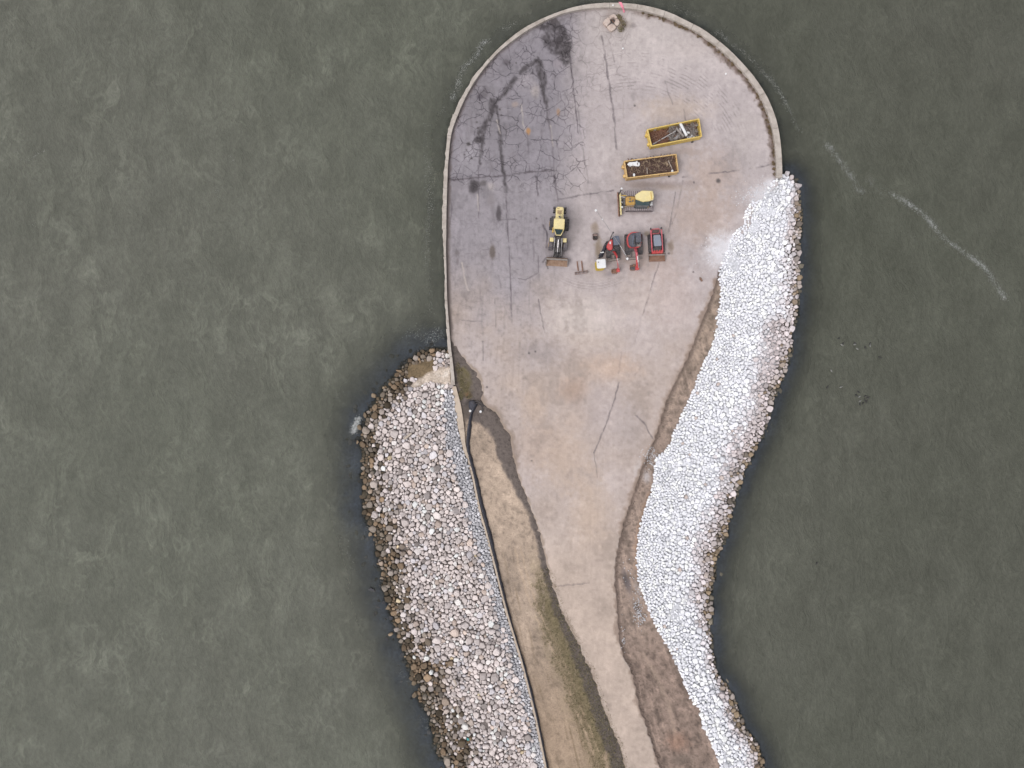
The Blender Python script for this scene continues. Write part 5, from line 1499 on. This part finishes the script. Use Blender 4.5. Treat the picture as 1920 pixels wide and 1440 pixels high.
for q in (1078.4, 1084.4, 1093, 1100.4):
    vv = 511.2 - (q - 1078) * .15
    b.hull([(q - .6, vv, .5), (q + .6, vv, .5), (q + .6, vv + 4, .5), (q - .6, vv + 4, .5)], [(q - .6, vv, .1), (q + .6, vv, .1), (q + .6, vv + 4, .1), (q - .6, vv + 4, .1)])
b.done("carriage", M_rustl)

t = Thing("spare_bucket", "small dark brown excavator bucket standing alone left of the red excavators", "bucket", 1116, 444)
bk = [(1111.6,438.4),(1120.2,438),(1120.8,447.6),(1118.6,449.2),(1113.4,449),(1112,447)]
B(t).slab(bk, 0, .06).done("base_plate", M_dark)
for k in range(6):
    p, q = bk[k], bk[(k + 1) % 6]; cx_, cy_ = 1116.2, 443.6
    ins_ = lambda w: (w[0] + (cx_ - w[0]) * .14, w[1] + (cy_ - w[1]) * .14)
    B(t).slab([p, q, ins_(q), ins_(p)], .05, .5 if k < 5 else .45).done("shell_plate", M_rustd)
B(t).slab([(1112.6,439),(1119.6,438.8),(1119.8,442.4),(1112.8,442.6)], .40, .46).done("top_plate", M_rustl)

t = Thing("fabric_roll", "crumpled black fabric roll with a white end behind the portable toilet", "fabric", 1128, 472)
B(t).hull([(1121.5, 484, .45), (1128.6, 482, .45), (1137, 464, .3), (1133.4, 462, .3)], [(1121, 485, 0), (1130, 483, 0), (1138, 464, 0), (1132.4, 462, 0)], .08).tube([(1124, 480, .5), (1128, 475, .48), (1132, 468, .4), (1136, 457, .28)], .16, 8).done("roll", M_fab)
B(t).hull([(1125.4, 472.8, .66), (1132.4, 472, .66), (1132.4, 474, .66), (1125.6, 474.6, .66)], [(1125.4, 472.8, .58), (1132.4, 472, .58), (1132.4, 474, .58), (1125.6, 474.6, .58)]).done("label_tag", M_white)

t = Thing("leaning_pole", "thin pale pole leaning across the slate canopy of the left red excavator", "pole", 1175, 483)
B(t).cyl((1176, 484.6, .1), (1161.6, 458.4, 2.52), .045, .04, 8).cyl((1161.6, 458.4, 2.52), (1118.4, 395.4, 6.0), .035, .022, 8).done("shaft", M_steel)
B(t).ball((1117.4, 394.4, 6.05), .16, 10, (1, 1, .6)).done("pole_cap", M_white)
B(t).cyl((1128.8, 410, 5.2), (1130, 412, 5.1), .06, n=8).done("collar", M_white)
for k in range(7):
    a = k / 6; B(t).ball((1163.6 + 9.4 * a, 462 + 15 * a, 2.3 - 1.5 * a), .06, 6).done("marker_bead", M_white)

# ---------------------------------------------------------------- lamp base ruin, marker post, litter at the head of the pad
t = Thing("lamp_foundation", "broken pale concrete lamp base with a dark hole at the top of the pad", "foundation", 1150, 42)
for poly, z0, z1 in (([(1130.6,41.6),(1134,36.6),(1139.6,32),(1143,32.8),(1144,37.2),(1145.2,41.4),(1141,45.4),(1138,49.2),(1134.6,46)], 0, .50), ([(1142.4,30.8),(1146,27.2),(1151.4,25.6),(1154.6,28),(1158,32.2),(1155.6,34),(1152,31.8),(1148.6,32.6),(1145.4,35.2)], 0, .60),
                     ([(1138,50),(1141.8,46.6),(1146.4,43.8),(1149.2,45),(1152,46.2),(1156,50.4),(1153,54),(1150.4,56.4),(1147,58),(1144,56.4)], 0, .44), ([(1154.4,35.6),(1158,34.4),(1161.6,37.8),(1162,42),(1160,46.6),(1156.6,48.8),(1153.4,45.6),(1151.8,42.8),(1153.6,39)], 0, .32)):
    B(t).slab(poly, z0, z1, .05).done("concrete_slab", M_brick)
B(t).slab([(1144.6,36),(1151,32.6),(1154,37),(1151,44),(1145.6,43)], -.1, .06).done("pipe_recess", M_dark)
B(t).tube([(1147,37,.1),(1149.4,40.4,.35),(1151,42,.3)], .05, 6).done("conduit", M_rust)
b = B(org=P(1167, 12, 0))
b.hull([(1159.6,3.6,.78),(1165.4,4,.78),(1169.6,13,.6),(1165.4,14.4,.6)], [(1160.6,3.8,.72),(1164.6,4,.72),(1168.6,13,.54),(1166,14.4,.54)]); b.hull([(1166,14.4,.6),(1168.6,13,.6),(1172,22.6,.1),(1169,24,.1)], [(1166,14.4,.54),(1168.6,13,.54),(1172,22.6,.03),(1169,24,.03)])
tag(b.done("marker_strip", M_pinkp), "pink plastic strip draped over the sea wall at the top", "strip")
for cu, cv, zc, lab in ((1149.4, 9.8, .46, "tiny white cup standing on the sea wall near the pink strip"), (1361, 138.4, .04, "tiny white cup on the pad below the curved sea wall"), (1168, 90.6, .04, "tiny white cup below the broken lamp base")):
    b = B(org=P(cu, cv, zc)); b.cyl((cu, cv, zc), (cu, cv, zc + .18), .07, .10, 10); tag(b.done("cup", M_white), lab, "cup")

def leaf_cloud(name, uv_list, z0, z1, n, size, m, seed, parent=None, kind=None, upright=.3):
    rs = random.Random(seed)
    vs, fs = [], []
    for k in range(n):
        (cu, cv, ru, rv) = rs.choice(uv_list)
        a = rs.uniform(0, 2 * math.pi); r = math.sqrt(rs.random())
        w = Vector(P(cu + ru * r * math.cos(a), cv + rv * r * math.sin(a), z0 + (z1 - z0) * rs.random() * (1 - r * .55)))
        d = Vector((rs.gauss(0, 1), rs.gauss(0, 1), rs.gauss(0, upright))).normalized(); e = d.orthogonal().normalized()
        e = (e * math.cos(rs.uniform(0, 6)) + d.cross(e) * math.sin(rs.uniform(0, 6))).normalized()
        s_ = size * rs.uniform(.6, 1.4)
        i = len(vs)
        vs += [tuple(w - d * s_), tuple(w + e * s_ * .35), tuple(w + d * s_), tuple(w - e * s_ * .35)]
        fs.append((i, i + 1, i + 2, i + 3))
    me = bpy.data.meshes.new(name); me.from_pydata(vs, [], fs); me.materials.append(m)
    o = bpy.data.objects.new(name, me); link(o, parent)
    if kind: tag(o, kind=kind)
    return o
L_green = leaf_mat("shrub_leaf", (156, 138, 108), (106, 104, 72))
L_dry = leaf_mat("dry_weed", (150, 126, 98), (104, 90, 66))
L_grass = leaf_mat("thin_grass", (146, 132, 100), (112, 108, 76))
sh = bpy.data.objects.new("shrub", None); sh.location = P(1168, 48, 0); link(sh); tag(sh, "low olive green shrub growing beside the broken lamp base", "shrub")
b = B(org=(0, 0, 0))
for k in range(9):
    a = k * .7; b.cyl((1168, 47, 0), (1168 + 7 * math.cos(a), 46 + 9 * math.sin(a), .55), .02, .01, 5)
o = b.done("stem", M_twig); o.parent = sh; o.matrix_parent_inverse = Matrix.Translation(-sh.location)
o = leaf_cloud("foliage", [(1166,48,8,12),(1170,44,6,10),(1164,54,6,6),(1159,30,5,4),(1163,34,4,6)], .05, .75, 520, .085, L_green, 5); o.parent = sh; o.matrix_parent_inverse = Matrix.Translation(-sh.location)
band = []
rs = random.Random(3)
for p, q in zip(INN_R[1:-1], INN_R[2:]):
    for k in range(5):
        a = rs.random(); uu = p[0] + (q[0] - p[0]) * a; vv = p[1] + (q[1] - p[1]) * a
        n_ = Vector((960 + 250 - uu, 300 - vv)).normalized() * rs.uniform(1.5, 7); band.append((uu + n_.x, vv + n_.y, rs.uniform(1.5, 4), rs.uniform(1.5, 4)))
tag(leaf_cloud("dry_weeds", band, 0, .22, 5200, .07, L_dry, 6), "dry weeds growing along the foot of the curved wall", "weeds", kind="stuff")
tag(leaf_cloud("moss_weeds", [(862,705,5,16),(870,725,8,14),(864,742,5,9),(878,742,8,6),(858,690,4,12)], -.05, .15, 1300, .06, L_green, 7), "olive weeds in the wedge beside the wall end", "weeds", kind="stuff")
if len(GRASS[0]):
    rs = random.Random(8); pk = [(float(GRASS[0][i]), float(GRASS[1][i]), 3, 3) for i in range(0, len(GRASS[0]), 2)]
    tag(leaf_cloud("grass", pk, -.08, .10, 16000, .075, L_grass, 8, upright=1.0), "thin olive grass on the soil strip left of the road", "grass", kind="stuff")

# ---------------------------------------------------------------- black silt fence along the low wall
t = Thing("silt_fence", "slumped black silt fence running along the tan soil strip", "fence", 905, 960)
FL = [(889,757),(886,766),(882,774),(879,785),(876.4,800),(874,820),(874,838),(877,853),(882,872),(888,893),(893,915),(899,943),(904,963),(913,995),(920,1023),(929,1060),(941,1108),(952,1150),(962,1184),(978,1236),(995,1302),(1010,1366),(1022,1424),(1036,1490)]
pts = lerp_line(smooth_line(FL, 1), 260)
wv = [np.interp(p[1], [757, 775, 800, 850, 1000, 1080, 1200, 1300, 1490], [7, 5, 8, 6.5, 7.0, 5, 3, 5, 2.6]) for p in pts]
rs = random.Random(5)
vs, fs = [], []
for k, p in enumerate(pts):
    wob = math.sin(k * .9) * .4 + math.sin(k * .37) * .5 + rs.uniform(-.4, .4)
    prof = [(0.3, .02), (.8 + .1 * wob, .42 + .05 * wob), (wv[k] * .5 + wob * .4, .30 + .06 * rs.uniform(-1, 1)), (wv[k] * .8 + wob * .5, .12), (wv[k] + wob * .8, -.05)]
    for (du, zz) in prof:
        q = Vector(P(p[0] + du, p[1] - du * .12, zz)) - t.org; vs.append(tuple(q))
m_ = len(prof)
for k in range(len(pts) - 1):
    for j in range(m_ - 1): fs.append((k * m_ + j, (k + 1) * m_ + j, (k + 1) * m_ + j + 1, k * m_ + j + 1))
me = bpy.data.meshes.new("fabric"); me.from_pydata(vs, [], fs); me.materials.append(M_fab); me.polygons.foreach_set("use_smooth", [True] * len(fs))
fo = link(bpy.data.objects.new("fabric", me), t.o)
sm = fo.modifiers.new("thick", 'SOLIDIFY'); sm.thickness = .02
for k in range(8, 255, 13):
    p = pts[k]; B(t).cyl((p[0] + .9, p[1], -.2), (p[0] + .9, p[1], .62), .025, n=6).done("stake", M_wood)
t = Thing("tarp_bundle", "dark bundled tarp and hose at the top end of the silt fence", "tarp", 884, 762)
B(t).hull([(881,752,.3),(888,751,.34),(893,757,.2),(889,766,.3),(884,772,.3),(880,762,.25)], [(879,752,-.1),(889,750,-.1),(895,757,-.1),(890,767,-.1),(884,774,-.1),(878,763,-.1)], .08).done("bundle", M_fab)
B(t).tube([(886,755,.35),(894,752,.25),(901,755,.15),(908,762,.08)], .05, 6).tube([(888,757,.3),(896,756,.2),(903,762,.1),(906,772,.05)], .05, 6).done("hose", M_blk)
for cu, cv, lab in ((881.4, 770.6, "small white bucket left of the tarp bundle on dark soil"), (901, 771.8, "small white bucket right of the tarp bundle on dark soil")):
    b = B(org=P(cu, cv, -.05)); b.cyl((cu, cv, -.05), (cu, cv, .3), .12, .15, 12); tag(b.done("bucket", M_white), lab, "bucket")

# ---------------------------------------------------------------- driftwood and litter on the grey stones
for (pa, pb, r_, lab) in (((851,1274,-.1),(856,1284,-.1),.16,"thick bleached log lying on the grey stones, uppermost of the driftwood"),
                          ((857,1320,-.1),(861,1347,-.1),.06,"long thin bleached stick on the grey stones, lowest of the driftwood"),
                          ((848,1292,-.1),(856,1285,-.1),.05,"short stick beside the thick bleached log"), ((848,1307,-.1),(866,1312,-.1),.04,"thin stick lying level between the two longer logs"),
                          ((758,823,-.3),(772,812,-.2),.16,"bleached trunk wedged among the upper grey stones")):
    b = B(org=P((pa[0] + pb[0]) / 2, (pa[1] + pb[1]) / 2, pa[2]))
    zq = .25; b.cyl((pa[0], pa[1], pa[2] + zq - .25), (pb[0], pb[1], pb[2] + zq - .2), r_, r_ * .7, 8)
    tag(b.done("driftwood_log", M_wood), lab, "driftwood", "driftwood on the grey stones")
b = B(org=P(877, 1386, -.1)); b.hull([(874.6,1383,.25),(878.6,1384,.2),(880.8,1388,.15),(876,1389,.2)], [(874.6,1383,.0),(878.6,1384,.0),(880.8,1388,-.1),(876,1389,.0)], .03)
tag(b.done("plastic_litter", M_teal), "teal plastic litter on the lower grey stones", "litter")
b = B(org=P(1314, 524, 0)); b.hull([(1312,521,.14),(1314,520.4,.16),(1317.4,526.6,.14),(1315.4,527.6,.12)], [(1311.6,521,0),(1314,520,0),(1318,526.6,0),(1315.4,528,0)], .03)
tag(b.done("rusty_lump", M_rust), "rusty lump on the pad beside the white dust fan", "scrap")

# ---------------------------------------------------------------- scattered white chips on the dirt
rs = random.Random(21)
AV, AF, AC = [], [], []
def chip(u_, v_, r_, z_, col):
    n = 7; poly = [(r_ * rs.uniform(.8, 1.2) * math.cos(k / n * 6.283), r_ * rs.uniform(.8, 1.2) * math.sin(k / n * 6.283)) for k in range(n)]
    vs, fs = stone_geo(poly, r_, .4, 1.0); w = P(u_, v_, z_); b0 = len(AV)
    AV.extend([(a + w[0], c + w[1], d + w[2]) for a, c, d in vs]); AF.extend([tuple(k + b0 for k in f_) for f_ in fs]); AC.extend([tuple(lin(col) / LIGHT) + (1.0,)] * len(vs))
for (cu, cv, ru, rv, n) in ((1195,1140,9,30,90),(1204,1160,12,12,40),(1222,860,10,12,60),(1218,848,14,10,40),(1168,1190,5,30,24),(1345,600,6,30,12),(1180,1080,12,30,16),(1438,354,20,14,200),(1412,370,22,12,160),(1360,472,32,28,260)):
    for k in range(n): chip(rs.gauss(cu, ru * .6), rs.gauss(cv, rv * .6), rs.uniform(.45, 1.1), 0.0, np.array((236, 236, 242)) * rs.uniform(.9, 1.02))
for k in range(700):
    i = rs.randrange(20, len(PAVE_R) - 2); a = rs.random(); p, q = PAVE_R[i], PAVE_R[i + 1]
    chip(p[0] + (q[0] - p[0]) * a + abs(rs.gauss(0, 6)), p[1] + (q[1] - p[1]) * a, rs.uniform(.4, 1.0), -.06, np.array((150, 132, 122)) * rs.uniform(.7, 1.15))
for k in range(500):
    i = rs.randrange(8, len(PAVE_L) - 2); a = rs.random(); p, q = PAVE_L[i], PAVE_L[i + 1]
    chip(p[0] + (q[0] - p[0]) * a - abs(rs.gauss(0, 6)), p[1] + (q[1] - p[1]) * a, rs.uniform(.35, .8), -.06, np.array((124, 112, 106)) * rs.uniform(.7, 1.15))
me = bpy.data.meshes.new("loose_chips"); me.from_pydata(AV, [], AF)
ca = me.color_attributes.new("Col", 'FLOAT_COLOR', 'POINT'); ca.data.foreach_set("color", np.array(AC, np.float32).ravel()); me.materials.append(STONE)
tag(link(bpy.data.objects.new("loose_chips", me)), "loose stone chips scattered along the road edges", "gravel", kind="stuff")

# ---------------------------------------------------------------- foam on the water
foam_m, n, l, bs = new_mat("foam")
l.new(ramp(n, l, nz(n, l, n.new("ShaderNodeNewGeometry").outputs["Position"], 4, 3), .3, A(140, 142, 141), .7, A(226, 228, 228)), bs.inputs["Base Color"])
bs.inputs["Roughness"].default_value = .9
FOAM = [([(919,77),(904,79),(897,94),(891,112),(872,122),(865,139),(856,165),(848,188)], 420, 2.2, 1.0), ([(975,39),(962,48),(950,54),(930,55)], 60, 2, .8),
        ([(835,200),(830,212)], 14, 2, .7), ([(800,230),(800,330),(808,400),(795,450),(805,520),(808,590)], 420, 3, .75), ([(1260,10),(1275,16),(1305,32)], 60, 2.5, .8),
        ([(1340,60),(1353,67),(1369,83),(1387,91),(1417,117),(1444,150),(1464,178),(1482,210),(1500,245)], 420, 2.0, .9),
        ([(1549,271),(1573,298),(1595,329),(1615,360)], 430, 2.4, .95), ([(1627,333),(1642,350),(1655,364)], 80, 3, .7),
        ([(1667,362),(1700,378),(1735,404),(1767,444),(1789,460),(1820,482),(1847,502),(1864,527),(1884,560)], 1250, 2.2, 1.0),
        ([(1690,430),(1725,458)], 30, 3, .6), ([(672,784),(668,796),(662,810)], 820, 2.0, 1.15), ([(636,725),(640,750)], 14, 3, .7), ([(642,1010),(650,1040),(662,1070)], 40, 4, .7),
        ([(770,620),(785,630)], 50, 6, .8), ([(800,640),(812,628),(822,622)], 120, 5, .9), ([(28,284),(44,306),(90,280)], 40, 1.5, .8), ([(405,350),(410,372)], 22, 1.6, .8), ([(428,290),(440,306)], 16, 1, .7),
        ([(236,330),(240,345)], 12, 1.5, .7), ([(60,410),(64,430)], 22, 4, .7), ([(1580,120),(1610,165)], 20, 4, .6), ([(700,0),(760,60),(800,100)], 30, 6, .6), ([(1870,40),(1900,80)], 20, 5, .6),
        ([(480,790),(500,830)], 14, 4, .6), ([(475,1200),(520,1260)], 18, 5, .6), ([(700,890),(705,930)], 40, 4, .8), ([(690,985),(698,1000)], 24, 4, .8), ([(755,1260),(760,1275)], 30, 4, .8), ([(800,1345),(806,1372)], 34, 4, .8)]
rs = random.Random(31)
AV, AF = [], []
for (ln, n_, wd, sc) in FOAM:
    pl_ = lerp_line(smooth_line(ln, 2), 300)
    ph = [fbm(np.array([k * .035 + len(AV) * .13]), np.array([3.3]), 3, 51)[0] for k in range(301)]
    c = 0
    while c < n_:
        k = rs.randrange(301)
        c += .30
        if rs.random() > max(.28, (ph[k] - .25) * 2): continue
        p = pl_[k]; q = pl_[min(300, k + 1)]; o_ = pl_[max(0, k - 1)]
        an = math.atan2(q[1] - o_[1], q[0] - o_[0]) + rs.gauss(0, .7)
        wd_ = wd * (.5 + 1.6 * max(0, ph[(k * 7) % 301] - .3)); cu = p[0] + rs.gauss(0, wd * 1.5) + (ph[k] - .5) * (10 if n_ < 800 else 0); cv = p[1] + rs.gauss(0, wd * 1.2) + (ph[300 - k] - .5) * (8 if n_ < 800 else 0)
        L = rs.uniform(.25, .9) * sc; w_ = rs.uniform(.10, .26) * sc
        base = len(AV); m_ = 6; zf = ZW + .06 + .05 * rs.random()
        for j in range(m_):
            a = j / m_ * 6.283; x, y = L * math.cos(a) * rs.uniform(.7, 1.2), w_ * math.sin(a) * rs.uniform(.7, 1.2)
            AV.append(P(cu + x * math.cos(an) - y * math.sin(an), cv + x * math.sin(an) + y * math.cos(an), zf))
        AF.append(tuple(base + j for j in range(m_ - 1, -1, -1)))
me = bpy.data.meshes.new("foam"); me.from_pydata(AV, [], AF); me.materials.append(foam_m)
tag(link(bpy.data.objects.new("foam", me)), "thin broken lines of foam drifting on the lake", "foam", kind="stuff")

# ---------------------------------------------------------------- waterbirds
M_bird = paint("dark_plumage", (44, 44, 46), .7, amount=.4)
M_bird2 = paint("pale_plumage", (150, 150, 146), .7, dirt=(70, 70, 70), amount=.6, scale=6)
def bird(u_, v_, an, m, lab, grp):
    b = B(org=P(u_, v_, ZW + .03))
    d = Vector((math.cos(an), math.sin(an), 0)); up = Vector((0, 0, 1))
    rings = [(-.27, .02, .10), (-.2, .07, .08), (-.08, .12, .07), (.06, .13, .07), (.17, .09, .09), (.22, .05, .14), (.24, .04, .22), (.29, .045, .26), (.33, .03, .25), (.39, .012, .235)]
    prev = None
    sd_ = Vector((-d.y, d.x, 0))
    vs, fs = [], []
    for (x, r_, z_) in rings:
        for k in range(7):
            a = k / 7 * 6.283; vs.append((d * x + sd_ * r_ * math.cos(a) + up * (z_ + r_ * .8 * math.sin(a))) * .72)
    for i in range(len(rings) - 1):
        for k in range(7):
            j = (k + 1) % 7; fs.append([i * 7 + k, i * 7 + j, (i + 1) * 7 + j, (i + 1) * 7 + k])
    fs += [list(range(6, -1, -1)), [(len(rings) - 1) * 7 + k for k in range(7)]]
    b._faces(vs, fs)
    tag(b.done("waterbird", m, smooth=True), lab, "bird", grp)
rs = random.Random(2)
for (a, b_) in ((1609,735),(1605,741),(1622,743),(1626.6,745.6),(1621,750),(1624.4,753),(1618,756),(1612,758)):
    bird(a, b_, rs.uniform(0, 6), M_bird, "dark waterbird in the tight cluster floating on the right water", "dark birds in the tight cluster")
for (a, b_) in ((1611,743.6),(1612,752)):
    bird(a, b_, rs.uniform(0, 6), M_bird2, "pale waterbird inside the tight cluster of dark birds", "pale birds in the tight cluster")
for (a, b_) in ((1572.4,634.6),(1580,644.4),(1602.6,643.4),(1622,651.4),(1631,644.6),(1649,670)):
    bird(a, b_, rs.uniform(0, 6), M_bird, "dark waterbird in the loose flock above the tight cluster", "dark birds in the loose flock")
for (a, b_) in ((1578,646.6),(1602,646),(1607,654),(1631,648)):
    bird(a, b_, rs.uniform(0, 6), M_bird2, "pale waterbird in the loose flock above the tight cluster", "pale birds in the loose flock")
bird(1551, 726, 1.2, M_bird, "single dark waterbird nearest the white shore left of the cluster", None)
bird(1558.6, 695.4, 2.2, M_bird2, "single pale waterbird between the flock and the white shore", None)
bird(1576, 726, .4, M_bird2, "single pale waterbird left of the tight cluster", None)
bird(1531, 1056, 1.0, M_bird, "lone dark waterbird on the lower right water", None)
